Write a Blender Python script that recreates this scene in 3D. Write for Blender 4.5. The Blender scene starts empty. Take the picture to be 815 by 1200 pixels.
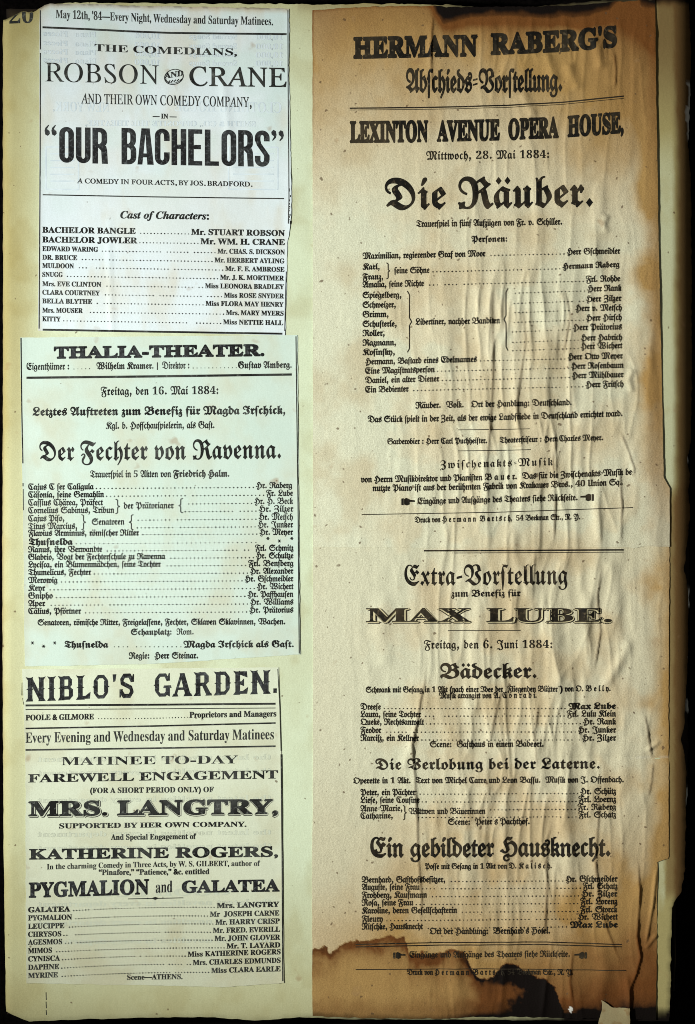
import bpy, math, random
import numpy as np

SC = bpy.context.scene
COL = SC.collection
U = 0.0003                      # metres per unit of the layout (a unit is about a third of a millimetre)
CX, CY = 407.5, 600.0           # layout centre

# ------------------------------------------------------------------ camera, world, lamps
cam_d = bpy.data.cameras.new('camera')
cam_d.sensor_fit = 'VERTICAL'
DIST = 3000.0
cam_d.angle = 2 * math.atan(600.0 / DIST)
cam_d.clip_start, cam_d.clip_end = 0.05, 20
cam = bpy.data.objects.new('camera', cam_d)
COL.objects.link(cam)
cam.location = (0, 0, (DIST + 2) * U)
SC.camera = cam

W = bpy.data.worlds.new('World')
SC.world = W
W.use_nodes = True
W.node_tree.nodes['Background'].inputs[0].default_value = (1.0, 1.0, 0.94, 1)
W.node_tree.nodes['Background'].inputs[1].default_value = 0.08

from mathutils import Vector
LAMP_AT, LAMP_TO = Vector((-0.72, 0.03, 0.58)), Vector((0.075, 0.002, 0.0))
ld = bpy.data.lights.new('reading_lamp', 'SPOT')
ld.energy = 64.0
ld.color = (0.985, 1.0, 0.975)
ld.spot_size, ld.spot_blend = math.radians(40), 1.0
ld.shadow_soft_size = 0.025
lo = bpy.data.objects.new('reading_lamp', ld)
COL.objects.link(lo)
lo.location = LAMP_AT
lo.rotation_euler = (LAMP_TO - LAMP_AT).to_track_quat('-Z', 'Y').to_euler()

SC.view_settings.view_transform = 'Standard'
SC.view_settings.look = 'None'
SC.view_settings.exposure = 0.0
SC.view_settings.gamma = 1.0
SC.cycles.max_bounces = 4
SC.cycles.pixel_filter_type = 'BLACKMAN_HARRIS'
SC.cycles.filter_width = 0.95

# ------------------------------------------------------------------ noise in numpy
_rng = np.random.RandomState(7)
_TAB = _rng.rand(16, 128, 128)

def vn(x, y, k=0):
    t = _TAB[k % 16]
    xi = np.floor(x).astype(int); yi = np.floor(y).astype(int)
    fx = x - xi; fy = y - yi
    fx = fx * fx * (3 - 2 * fx); fy = fy * fy * (3 - 2 * fy)
    x0 = xi % 128; x1 = (xi + 1) % 128; y0 = yi % 128; y1 = (yi + 1) % 128
    return (t[x0, y0] * (1 - fx) + t[x1, y0] * fx) * (1 - fy) + (t[x0, y1] * (1 - fx) + t[x1, y1] * fx) * fy

def fbm(x, y, k=0, o=4):
    a, s, n = 0.5, 0.0, 0.0
    for i in range(o):
        s = s + a * vn(x, y, k + i); n += a
        x = x * 2.03 + 11.3; y = y * 2.03 + 5.7; a *= 0.5
    return s / n

def sst(a, b, x):
    t = np.clip((x - a) / (b - a), 0, 1)
    return t * t * (3 - 2 * t)

def pl(pts):
    xs = np.array([p[0] for p in pts], float); ys = np.array([p[1] for p in pts], float)
    return lambda q: np.interp(q, xs, ys)

# ------------------------------------------------------------------ heights of the sheets (layout units)
def h_page(x, y):
    z = 1.6 * (fbm(x / 260.0, y / 300.0, 2, 3) - 0.5) * 2
    z = z - 22 * np.clip((x - 788) / 30.0, 0, 2) ** 2 * 0.8
    z = z - 7 * np.clip((14 - x) / 16.0, 0, 2) ** 2
    z = z - 8 * np.clip((y - 1170) / 40.0, 0, 2) ** 2
    return z

def crease(x, y, pts, amp, w, mode):
    """a fold along a polyline: 'r' rounded ridge, 'l' steep on the right, 'v' sharp groove"""
    best = np.full(x.shape, 1e9); side = np.zeros(x.shape); tt = np.zeros(x.shape)
    L = 0.0; segs = []
    for (ax, ay), (bx, by) in zip(pts[:-1], pts[1:]):
        l = math.hypot(bx - ax, by - ay); segs.append((ax, ay, bx, by, L, l)); L += l
    for ax, ay, bx, by, l0, l in segs:
        dx, dy = (bx - ax) / l, (by - ay) / l
        t = np.clip((x - ax) * dx + (y - ay) * dy, 0, l)
        px = x - ax - t * dx; py = y - ay - t * dy
        d = np.hypot(px, py); m = d < best
        best = np.where(m, d, best)
        side = np.where(m, dx * (y - ay) - dy * (x - ax), side)
        tt = np.where(m, (l0 + t) / L, tt)
    tap = np.clip(np.minimum(tt, 1 - tt) * 5, 0, 1); tap = tap * tap * (3 - 2 * tap)
    jit = 0.65 + 0.7 * vn(tt * L / 23.0, tt * 0 + 3.3, 5)
    if mode == 'r':
        p = np.exp(-(best / w) ** 2)
    elif mode == 'v':
        p = -np.exp(-best / w)
    else:
        s = np.where(side > 0, 1, 0) if pts[-1][1] >= pts[0][1] else np.where(side < 0, 1, 0)
        p = np.where(s > 0, np.exp(-best / w), np.exp(-best / (0.15 * w)))
    return (0.6 if mode == 'l' else 0.78) * amp * tap * jit * p

CREASES = [
    ([(500, 763), (498, 800), (493, 820), (490, 842), (483, 872), (486, 905), (489, 960), (490, 1000), (494, 1050), (493, 1096)], 3.6, 7, 'l'),
    ([(489, 862), (476, 890), (470, 905)], 1.6, 5, 'r'),
    ([(747, 1000), (750, 1045), (747, 1098), (751, 1122), (746, 1140), (738, 1160), (739, 1200)], 4.0, 7, 'l'),
    ([(734, 1140), (737, 1170), (736, 1198)], 2.0, 4, 'r'),
    ([(648, 960), (641, 985), (641, 1050), (639, 1086), (630, 1105)], 2.6, 6, 'l'),
    ([(578, 318), (577, 360), (578, 430), (576, 480), (571, 540), (572, 600), (571, 644)], 2.6, 8, 'l'),
    ([(652, 500), (648, 540), (651, 585), (649, 642)], 3.0, 7, 'l'),
    ([(700, 560), (699, 600), (702, 641)], 2.4, 5, 'r'),
    ([(726, 545), (729, 590), (728, 641)], 2.6, 5, 'l'),
    ([(727, 505), (737, 530), (743, 548), (743, 562)], 2.2, 5, 'l'),
    ([(756, 835), (761, 868), (765, 892)], 2.6, 5, 'l'),
    ([(766, 893), (764, 915), (760, 935)], 2.0, 4, 'l'),
    ([(741, 746), (727, 775), (704, 812)], 3.0, 6, 'r'),
    ([(775, 868), (764, 876), (756, 880)], 2.2, 2.5, 'r'),
    ([(508, 15), (505, 60), (507, 112)], 3.2, 6, 'l'),
    ([(664, 72), (672, 92), (678, 108)], 3.0, 6, 'r'),
    ([(697, 40), (700, 60), (706, 84)], 3.2, 6, 'r'),
    ([(720, 60), (722, 85), (721, 104)], 2.6, 5, 'l'),
    ([(640, 60), (648, 84), (652, 100)], 2.2, 6, 'r'),
    ([(612, 106), (618, 122), (626, 140)], 2.4, 6, 'r'),
    ([(700, 205), (702, 240), (696, 300), (700, 345)], 2.4, 8, 'r'),
    ([(628, 322), (640, 380), (632, 440), (636, 500)], 2.4, 9, 'r'),
    ([(612, 350), (616, 400), (606, 470), (608, 540)], 2.0, 7, 'l'),
    ([(662, 340), (668, 372), (659, 420)], 2.4, 7, 'l'),
    ([(690, 690), (684, 730), (690, 775)], 2.6, 8, 'r'),
    ([(706, 660), (700, 700), (704, 740), (696, 790)], 2.8, 7, 'l'),
    ([(656, 690), (650, 740), (654, 790), (643, 850)], 2.8, 8, 'r'),
    ([(633, 820), (626, 860), (630, 905)], 2.4, 7, 'l'),
    ([(560, 690), (556, 740), (563, 800), (545, 860)], 2.2, 9, 'r'),
    ([(590, 800), (580, 840), (572, 880)], 2.2, 7, 'l'),
    ([(452, 690), (447, 740), (452, 790)], 1.8, 9, 'r'),
    ([(668, 900), (664, 960), (670, 1020), (662, 1080)], 2.6, 8, 'r'),
    ([(700, 905), (702, 950), (698, 1010), (703, 1060), (712, 1090), (732, 1140)], 2.6, 8, 'l'),
    ([(548, 905), (544, 960), (549, 1020), (545, 1080)], 1.8, 9, 'r'),
    ([(770, 1012), (765, 1060), (756, 1112)], 2.6, 2.0, 'r'),
    ([(771, 1094), (763, 1104), (756, 1113)], 2.2, 2.0, 'r'),
    ([(782, 655), (784, 800), (782, 1000)], 1.6, 6, 'r'),
    ([(715, 750), (722, 700), (716, 650)], 2.2, 8, 'r'),
    ([(742, 430), (737, 445), (741, 462)], 2.6, 4, 'r'),
    ([(712, 250), (708, 262), (712, 275)], 1.8, 4, 'r'),
    ([(538, 1100), (534, 1140), (540, 1185)], 2.2, 8, 'r'),
    ([(672, 1110), (668, 1150), (674, 1190)], 2.4, 8, 'l'),
    ([(704, 1100), (710, 1140), (704, 1180)], 2.2, 8, 'r'),
]

def h_bill(x, y):
    m = (0.12 * sst(375, 420, x) + 0.88 * sst(430, 600, x)) * (0.35 + 0.65 * sst(740, 640, x) + 0.25) * sst(10, 40, y)
    m = m * (0.45 + 0.55 * sst(300, 360, y) + 0.35 * sst(140, 60, y) * sst(560, 640, x))
    wx = 10 * (fbm(x / 60.0, y / 90.0, 4, 2) - 0.5)
    r1 = 1 - np.abs(2 * fbm((x + wx) / 34.0, y / 210.0, 6, 2) - 1)
    r2 = 1 - np.abs(2 * fbm((x + wx * 1.4) / 15.0 + 9, y / 90.0, 8, 2) - 1)
    xr, yr = x * 0.94 + y * 0.34, y * 0.94 - x * 0.34
    r3 = (1 - np.abs(2 * fbm(xr / 24.0 + 3, yr / 70.0 + 7, 11, 2) - 1)) * sst(0.45, 0.62, fbm(x / 90.0, y / 90.0, 12, 2))
    z = 1.25 * m * (3.3 * np.clip(r1 - 0.35, 0, 1) ** 1.6 + 3.0 * np.clip(r2 - 0.35, 0, 1) ** 2.2 + 2.2 * np.clip(r3 - 0.5, 0, 1) ** 2) * (1 - 0.45 * sst(930, 1080, y))
    z = z + 0.9 * (fbm(x / 45.0, y / 60.0, 3, 3) - 0.5) * sst(380, 430, x) + 0.35 * (fbm(x / 9.0, y / 14.0, 1, 3) - 0.5)
    for pts, a, w, mode in CREASES:
        xs = [p[0] for p in pts]; ys = [p[1] for p in pts]
        k = (x > min(xs) - 5 * w) & (x < max(xs) + 5 * w) & (y > min(ys) - 5 * w) & (y < max(ys) + 5 * w)
        if k.any():
            z = z + 0.0
            z[k] += crease(x[k], y[k], pts, a, w, mode)
    z = z * (0.25 + 0.75 * np.maximum(sst(784, 762, x), sst(985, 1010, y) * sst(785, 772, x)))
    # horizontal mail folds
    yf = 888 + (x - 780) * -0.012 + 1.5 * np.sin(x / 40.0)
    z = z - (1.1 * np.exp(-np.abs(y - yf) / 3.0)) * sst(366, 420, x) * (0.4 + 0.6 * sst(620, 720, x))
    yf2 = 326 + 1.5 * np.sin(x / 30.0)
    z = z - 1.0 * np.exp(-np.abs(y - yf2) / 3.0) * sst(430, 540, x) * sst(770, 640, x)
    return z

def fold_stain_shade(x, y):  # brown crease staining, with the steep folds' shadow line painted in
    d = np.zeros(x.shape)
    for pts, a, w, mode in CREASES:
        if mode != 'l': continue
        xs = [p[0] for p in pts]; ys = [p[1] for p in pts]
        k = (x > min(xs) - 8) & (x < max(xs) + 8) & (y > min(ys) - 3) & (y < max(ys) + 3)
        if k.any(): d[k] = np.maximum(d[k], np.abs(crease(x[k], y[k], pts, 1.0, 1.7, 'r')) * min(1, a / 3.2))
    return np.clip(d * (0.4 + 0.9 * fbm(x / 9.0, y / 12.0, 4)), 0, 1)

def H_bill_upper(x, y): return h_page(x, y) + h_bill(x, y) + 1.5
def H_bill_lower(x, y): return h_page(x, y) + h_bill(x, y) + 0.7
def curl(x, y, l, r, b, k):
    n = fbm(x / 60.0, y / 45.0, k, 2)
    return n * (0.7 * sst(r - 8, r + 2, x) + 0.7 * sst(l + 6, l - 2, x) + 0.8 * sst(b - 8, b + 2, y))
def H_clip_a(x, y): return h_page(x, y) + curl(x, y, 46, 340, 390, 2) + 0.32 + 0.5 * fbm(x / 40.0, y / 50.0, 5, 3) + 0.7 * np.exp(-((x - 131 - 3 * np.sin(y / 60.0)) / 3.0) ** 2) * sst(230, 300, y) \
    + 0.9 * np.exp(-((y - 205 - 4 * np.sin(x / 50.0)) / 5.0) ** 2) * 0.5 + 0.8 * np.exp(-((x - 262 - 0.12 * (y - 100)) / 5.0) ** 2) * sst(60, 110, y) * sst(230, 170, y)
def H_clip_b(x, y): return h_page(x, y) + curl(x, y, 26, 351, 776, 3) + 0.32 + 0.4 * fbm(x / 40.0, y / 50.0, 9, 3)
def H_clip_c(x, y): return h_page(x, y) + curl(x, y, 29, 331, 1154, 4) + 0.32 + 0.5 * fbm(x / 35.0, y / 45.0, 7, 3)

# ------------------------------------------------------------------ materials
def nd(nt, typ, **kw):
    n = nt.nodes.new(typ)
    for k, v in kw.items(): setattr(n, k, v)
    return n

def new_mat(name):
    m = bpy.data.materials.new(name); m.use_nodes = True
    nt = m.node_tree; nt.nodes.clear()
    out = nd(nt, 'ShaderNodeOutputMaterial'); b = nd(nt, 'ShaderNodeBsdfPrincipled')
    nt.links.new(b.outputs[0], out.inputs[0])
    return m, nt, b

def setin(nt, sock, v):
    if isinstance(v, bpy.types.NodeSocket): nt.links.new(v, sock)
    else: sock.default_value = v

def mix(nt, f, a, b, mode='MIX'):
    n = nd(nt, 'ShaderNodeMix', data_type='RGBA', blend_type=mode)
    setin(nt, n.inputs[0], f)
    for s, v in ((n.inputs[6], a), (n.inputs[7], b)):
        setin(nt, s, v if isinstance(v, bpy.types.NodeSocket) else (*v, 1))
    return n.outputs[2]

def uvs(nt, sx, sy, off=0.0):
    u = nd(nt, 'ShaderNodeUVMap', uv_map='sheet')
    m = nd(nt, 'ShaderNodeMapping')
    m.inputs['Scale'].default_value = (sx, sy, 1); m.inputs['Location'].default_value = (off, off * 0.7, 0)
    nt.links.new(u.outputs[0], m.inputs[0])
    return m.outputs[0]

def noise(nt, vec, scale, detail=4, rough=0.55, lo=0.3, hi=0.7):
    n = nd(nt, 'ShaderNodeTexNoise'); n.inputs['Scale'].default_value = scale
    n.inputs['Detail'].default_value = detail; n.inputs['Roughness'].default_value = rough
    nt.links.new(vec, n.inputs['Vector'])
    r = nd(nt, 'ShaderNodeMapRange'); r.inputs[1].default_value = lo; r.inputs[2].default_value = hi
    nt.links.new(n.outputs[0], r.inputs[0])
    return r.outputs[0]

def attr(nt, name):
    return nd(nt, 'ShaderNodeAttribute', attribute_name=name).outputs['Fac']

def mul(nt, a, b):
    n = nd(nt, 'ShaderNodeMath', operation='MULTIPLY')
    setin(nt, n.inputs[0], a); setin(nt, n.inputs[1], b)
    return n.outputs[0]

def paper_mat(name, base, mottle, tan, rust, seed, grain=0.22, spots=0.75, tint=None, bump=0.25):
    """base paper, a slightly different mottle, and the tan / rust / char of its stains and painted-in shade read from the sheet's own attributes"""
    m, nt, b = new_mat(name)
    v = uvs(nt, 1, 1, seed)
    c = mix(nt, noise(nt, v, 9, 5, 0.6, 0.32, 0.68), base, mottle)
    if tint: c = mix(nt, attr(nt, 'tint'), c, tint)
    c = mix(nt, attr(nt, 'tan'), c, tan)
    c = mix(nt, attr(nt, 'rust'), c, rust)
    # fibres and pulp grain
    g = noise(nt, v, 620, 2, 0.8, 0.3, 0.72)
    c = mix(nt, mul(nt, g, grain * 1.2), c, (0.42, 0.38, 0.30), 'MULTIPLY')
    g2 = noise(nt, uvs(nt, 1, 0.35, seed + 3), 260, 4, 0.75, 0.4, 0.75)
    c = mix(nt, mul(nt, g2, grain), c, (1.35, 1.35, 1.35), 'MULTIPLY')
    # fly specks and foxing
    s1 = noise(nt, v, 150, 1, 0.4, spots, spots + 0.05)
    c = mix(nt, mul(nt, s1, 0.75), c, (0.10, 0.06, 0.03))
    s2 = noise(nt, v, 42, 2, 0.5, 0.70, 0.78)
    c = mix(nt, mul(nt, s2, 0.45), c, (0.28, 0.17, 0.08))
    c = mix(nt, attr(nt, 'char'), c, (0.006, 0.004, 0.003))
    c = mix(nt, attr(nt, 'torn'), c, (0.75, 0.74, 0.66))
    nt.links.new(c, b.inputs['Base Color'])
    b.inputs['Roughness'].default_value = 0.75
    b.inputs['Specular IOR Level'].default_value = 0.06
    bp = nd(nt, 'ShaderNodeBump'); bp.inputs['Strength'].default_value = bump; bp.inputs['Distance'].default_value = 0.0002
    nt.links.new(noise(nt, v, 420, 3, 0.7, 0, 1), bp.inputs['Height'])
    nt.links.new(bp.outputs[0], b.inputs['Normal'])
    return m

def ink_mat(name, dark, pale, wear, seed, lo=0.56, hi=0.72, scale=170):
    m, nt, b = new_mat(name)
    v = uvs(nt, 1, 1, seed)
    c = mix(nt, mul(nt, noise(nt, v, scale, 3, 0.65, lo, hi), wear), dark, pale)
    c = mix(nt, mul(nt, noise(nt, v, 22, 3, 0.6, 0.42, 0.72), 0.5 * wear), c, pale)
    nt.links.new(c, b.inputs['Base Color'])
    b.inputs['Roughness'].default_value = 0.6
    b.inputs['Specular IOR Level'].default_value = 0.05
    return m

M = {}
M['page'] = paper_mat('aged cream album paper', (0.61, 0.685, 0.49), (0.57, 0.635, 0.44), (0.36, 0.31, 0.13), (0.15, 0.085, 0.03), 1.0, tint=(0.50, 0.49, 0.27))
M['leaf'] = paper_mat('scorched album paper', (0.22, 0.17, 0.09), (0.16, 0.12, 0.06), (0.12, 0.08, 0.04), (0.08, 0.04, 0.02), 2.0)
M['clip_a'] = paper_mat('bluish white newsprint', (0.68, 0.74, 0.76), (0.62, 0.69, 0.72), (0.55, 0.52, 0.40), (0.30, 0.2, 0.1), 3.0, 0.16, 0.78, tint=(0.56, 0.67, 0.64), bump=0.15)
M['clip_b'] = paper_mat('greenish newsprint', (0.55, 0.655, 0.57), (0.51, 0.62, 0.535), (0.5, 0.5, 0.36), (0.30, 0.2, 0.1), 4.0, 0.14, 0.78, bump=0.12)
M['clip_c'] = paper_mat('grey cream newsprint', (0.61, 0.655, 0.50), (0.57, 0.61, 0.46), (0.50, 0.49, 0.33), (0.30, 0.2, 0.1), 5.0, 0.2, 0.77, bump=0.2)
M['bill_a'] = paper_mat('brown stained handbill paper', (0.66, 0.605, 0.42), (0.60, 0.54, 0.36), (0.40, 0.25, 0.088), (0.17, 0.065, 0.016), 6.0, 0.40, 0.72, tint=(0.64, 0.65, 0.48), bump=0.7)
M['bill_b'] = paper_mat('buff handbill paper', (0.66, 0.605, 0.42), (0.60, 0.54, 0.36), (0.40, 0.25, 0.088), (0.15, 0.055, 0.014), 7.0, 0.40, 0.72, tint=(0.64, 0.65, 0.48), bump=0.7)
M['scrap'] = paper_mat('torn cream paper', (0.36, 0.32, 0.18), (0.30, 0.26, 0.13), (0.3, 0.2, 0.1), (0.2, 0.1, 0.03), 8.0)
M['ink'] = ink_mat('black printing ink', (0.012, 0.012, 0.011), (0.16, 0.17, 0.15), 0.7, 1.5)
M['ink_worn'] = ink_mat('worn wood type ink', (0.014, 0.014, 0.014), (0.10, 0.11, 0.11), 0.8, 2.5, 0.52, 0.7, 260)
M['ink_bill'] = ink_mat('black ink on handbill', (0.010, 0.009, 0.007), (0.12, 0.09, 0.05), 0.7, 3.5)
M['ghost'] = ink_mat('print showing through from the back', (0.49, 0.57, 0.60), (0.60, 0.68, 0.70), 1.0, 4.5, 0.4, 0.62, 60)
M['ghost_c'] = ink_mat('print showing through the grey clipping', (0.47, 0.50, 0.38), (0.53, 0.57, 0.44), 1.0, 4.9, 0.4, 0.62, 60)
M['gap_a'] = ink_mat('unprinted line inside the letters', (0.5, 0.52, 0.4), (0.4, 0.4, 0.3), 0.6, 5.5)
M['gap_b'] = ink_mat('unprinted line in handbill letters', (0.5, 0.44, 0.26), (0.36, 0.3, 0.17), 0.6, 6.5)
def table_mat():
    m, nt, b = new_mat('black felt')
    t = nd(nt, 'ShaderNodeTexCoord'); 
    c = mix(nt, noise(nt, t.outputs['Object'], 900, 3, 0.6), (0.0012, 0.0010, 0.0009), (0.004, 0.0032, 0.0028))
    nt.links.new(c, b.inputs['Base Color']); b.inputs['Roughness'].default_value = 1.0
    b.inputs['Specular IOR Level'].default_value = 0.0
    return m
M['felt'] = table_mat()

# ------------------------------------------------------------------ meshes
def wx(x): return (np.asarray(x, float) - CX) * U
def wy(y): return (CY - np.asarray(y, float)) * U

def make_obj(name, verts, faces, mat, parent, origin, uv=None, attrs=None, smooth=True):
    """verts in layout units (x, y down, z up); the object's origin is its thing's"""
    v = np.stack([wx(verts[:, 0]) - origin[0], wy(verts[:, 1]) - origin[1], verts[:, 2] * U - origin[2]], 1)
    me = bpy.data.meshes.new(name)
    nv, nf, k = len(v), len(faces), faces.shape[1]
    me.vertices.add(nv); me.vertices.foreach_set('co', v.astype(np.float32).ravel())
    me.loops.add(nf * k); me.loops.foreach_set('vertex_index', faces.astype(np.int32).ravel())
    me.polygons.add(nf)
    me.polygons.foreach_set('loop_start', np.arange(0, nf * k, k, dtype=np.int32))
    me.polygons.foreach_set('loop_total', np.full(nf, k, dtype=np.int32))
    me.polygons.foreach_set('use_smooth', np.full(nf, smooth, dtype=bool))
    me.update(calc_edges=True)
    l = me.uv_layers.new(name='sheet')
    q = np.stack([verts[:, 0], verts[:, 1]], 1)[faces.ravel()] / 1000.0
    l.data.foreach_set('uv', q.astype(np.float32).ravel())
    for n in (attrs or {}):
        a = me.attributes.new(n, 'FLOAT', 'POINT')
        a.data.foreach_set('value', np.clip(attrs[n], 0, 1).astype(np.float32))
    me.materials.append(mat)
    me.validate()
    o = bpy.data.objects.new(name, me); COL.objects.link(o)
    if parent: o.parent = parent
    else: o.location = origin
    return o

def thing(name, label, cat, x, y, z=0.0, group=None):
    o = bpy.data.objects.new(name, None); COL.objects.link(o)
    o.empty_display_size = 0.02
    o.location = (float(wx(x)), float(wy(y)), z * U)
    o['label'] = label; o['category'] = cat
    if group: o['group'] = group
    return o

def org(t): return tuple(t.location)

def sheet(name, t, mat, xl, xr, yt, yb, step, H, thick, attrs=None):
    """one sheet of paper with its own outline; xl/xr are functions of y, yt/yb of x"""
    ym = np.array([0.0]); X0, X1 = float(np.mean(xl(np.linspace(0, 1200, 60)))), float(np.mean(xr(np.linspace(0, 1200, 60))))
    Y0, Y1 = float(np.mean(yt(np.linspace(X0, X1, 60)))), float(np.mean(yb(np.linspace(X0, X1, 60))))
    nx, ny = int((X1 - X0) / step) + 1, int((Y1 - Y0) / step) + 1
    u, v = np.meshgrid(np.linspace(0, 1, nx), np.linspace(0, 1, ny))
    yn = Y0 + (Y1 - Y0) * v
    x = xl(yn) + (xr(yn) - xl(yn)) * u
    y = yt(x) + (yb(x) - yt(x)) * v
    x = xl(y) + (xr(y) - xl(y)) * u
    z = H(x, y)
    top = np.stack([x, y, z], -1).reshape(-1, 3)
    bot = np.stack([x, y, z - thick], -1).reshape(-1, 3)
    idx = np.arange(nx * ny).reshape(ny, nx)
    q = np.stack([idx[:-1, :-1], idx[1:, :-1], idx[1:, 1:], idx[:-1, 1:]], -1).reshape(-1, 4)
    n = nx * ny
    ring = np.concatenate([idx[0, :-1], idx[:-1, -1], idx[-1, :0:-1], idx[:0:-1, 0]])
    rt, rb = top[ring], bot[ring]
    k = len(ring); a = np.arange(k); b2 = (a + 1) % k
    rim = np.stack([2 * n + a, 2 * n + b2, 2 * n + k + b2, 2 * n + k + a], 1)
    V = np.concatenate([top, bot, rt, rb])
    F = np.concatenate([q, q[:, ::-1] + n, rim])
    at = attrs(V[:, 0], V[:, 1]) if attrs else {}
    for nme in ('tan', 'rust', 'char', 'torn', 'tint'):
        at.setdefault(nme, np.zeros(len(V)))
    return make_obj(name, V, F, mat, t, org(t), attrs=at)

# ------------------------------------------------------------------ type: glyphs from the built-in typeface's blackletter and roman alphabets
SETS = {'FR': (0x1D504, 0x1D51E, 0x1D7CE), 'FB': (0x1D56C, 0x1D586, 0x1D7CE), 'SB': (0x1D400, 0x1D41A, 0x1D7CE),
        'SI': (0x1D434, 0x1D44E, 0x1D7CE), 'BI': (0x1D468, 0x1D482, 0x1D7CE), 'RG': (0x1D434, 0x1D41A, 0x1D7CE), 'SA': (65, 97, 48)}
HOLES = {0x1D506: 0x212D, 0x1D50B: 0x210C, 0x1D50C: 0x2111, 0x1D515: 0x211C, 0x1D51D: 0x2128, 0x1D455: 0x210E}
GL = {}

def code(c, f):
    u, l, d = SETS[f]
    if 'A' <= c <= 'Z': k = u + ord(c) - 65
    elif 'a' <= c <= 'z': k = l + ord(c) - 97
    elif '0' <= c <= '9': k = d + ord(c) - 48
    else: k = ord(c)
    return chr(HOLES.get(k, k))

def own(c, off):
    """hand-cut punctuation of the blackletter founts: (verts, tris, advance)"""
    def poly(*ps):
        V, T = [], []
        for p in ps:
            n = len(V); V += p; T += [(n, n + i, n + i + 1) for i in range(1, len(p) - 1)]
        return np.array(V, float), np.array(T, int)
    r = 0.10 + off
    dia = lambda x, y, s=r: [(x, y - s), (x + s * .8, y), (x, y + s), (x - s * .8, y)]
    tail = [(0.13 + r * .8, 0.085), (0.13 - .03, 0.085 - r * .6), (0.05, -0.22), (0.13, -0.16)]
    if c == '.': return poly(dia(0.13, 0.085)) + (0.27,)
    if c == ',': return poly(dia(0.13, 0.085), tail) + (0.27,)
    if c == ':': return poly(dia(0.13, 0.085), dia(0.13, 0.40)) + (0.27,)
    if c == '=': return poly([(0.05, 0.19), (0.28, 0.23), (0.28, 0.29), (0.05, 0.25)], [(0.05, 0.34), (0.28, 0.38), (0.28, 0.44), (0.05, 0.40)]) + (0.33,)
    if c == '-': return poly([(0.05, 0.21), (0.30, 0.26), (0.30, 0.35), (0.05, 0.30)]) + (0.35,)
    if c == "'": return poly(dia(0.1, 0.62, .07), [(0.14, .62), (.10, .55), (.06, .46), (.1, .5)]) + (0.22,)
    if c == '„': return poly(dia(0.1, 0.06, .07), dia(0.26, 0.06, .07)) + (0.36,)
    if c == '“': return poly(dia(0.1, 0.6, .07), dia(0.26, 0.6, .07)) + (0.36,)

def clip_out(V, T, x0, y0, y1):
    """cut the right arm off the f's bar: what is left is the long s"""
    tri = [V[t] for t in T]
    for ax, val in ((0, x0), (1, y0), (1, y1)):
        new = []
        for p in tri:
            for sgn in (1, -1):
                out = []
                for i in range(len(p)):
                    a, b = p[i], p[(i + 1) % len(p)]
                    da, db = (a[ax] - val) * sgn, (b[ax] - val) * sgn
                    if da >= 0: out.append(a)
                    if (da > 0) != (db > 0) and abs(da - db) > 1e-9: out.append(a + (b - a) * da / (da - db))
                if len(out) > 2:
                    for i in range(1, len(out) - 1): new.append(np.array([out[0], out[i], out[i + 1]]))
        tri = new
    keep = [p for p in tri if not (p[:, 0].mean() > x0 and y0 < p[:, 1].mean() < y1)]
    return np.array(keep).reshape(-1, 2), np.arange(len(keep) * 3).reshape(-1, 3)

def fetch_all():
    """evaluate every letter once and keep its triangles and outline"""
    used = {'SB': '0124568ABCDEFGHIJKLMNOPRSTUVWXYabcdefghilmnoprstuvy', 'RG': 'ABCDEFHIJMNOPRSTUWY', 'SA': "&'(),-.:=ABCEHLORSU—“”„",
            'BI': 'CHacefhorst', 'FR': 'ABCDEFGHIJKLMNOPQRSTUVWYZabcdefghijklmnopqrstuvwxyz', 'FB': 'ABDEFGHIKLMPRSTVWZabcdefghiklmnoprstuvwxz'}
    want = [(c, f) for f in used for c in used[f]]
    objs = []
    for f in sorted({f for c, f in want}):
        cs = [c for c, g in want if g == f]
        cu = bpy.data.curves.new('type', 'FONT'); cu.resolution_u = 3; cu.space_line = 2.0
        cu.body = '\n'.join(code(c, f) + '\n' + code(c, f) * 2 for c in cs)
        o = bpy.data.objects.new('type', cu); COL.objects.link(o); objs.append((f, cs, o))
    bpy.context.view_layer.update()
    deps = bpy.context.evaluated_depsgraph_get()
    for f, cs, o in objs:
        e = o.evaluated_get(deps); me = e.to_mesh()
        n = len(me.vertices); co = np.zeros(n * 3, np.float32); me.vertices.foreach_get('co', co)
        me.calc_loop_triangles(); k = len(me.loop_triangles); tr = np.zeros(k * 3, np.int32)
        me.loop_triangles.foreach_get('vertices', tr)
        e.to_mesh_clear()
        V = co.reshape(-1, 3)[:, :2].astype(float); T = tr.reshape(-1, 3).astype(int)
        band = np.round((0.25 - V[:, 1]) / 2.0).astype(int)      # which line of the proof a vertex is on
        def line_of(b):
            t = T[band[T[:, 0]] == b]
            u, inv = np.unique(t, return_inverse=True)
            return V[u] + (0, 2.0 * b), inv.reshape(-1, 3)
        for i, c in enumerate(cs):
            A, TA = line_of(2 * i); B, _ = line_of(2 * i + 1)
            w = lambda a: a[:, 0].max() - a[:, 0].min()
            adv = w(B) - w(A)
            if f == 'RG':
                A = A.copy(); A[:, 0] -= 0.27 * A[:, 1]
            BASE[(c, f)] = (A, TA, adv)
    for f, cs, o in objs:
        cu = o.data; bpy.data.objects.remove(o); bpy.data.curves.remove(cu)

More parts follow.
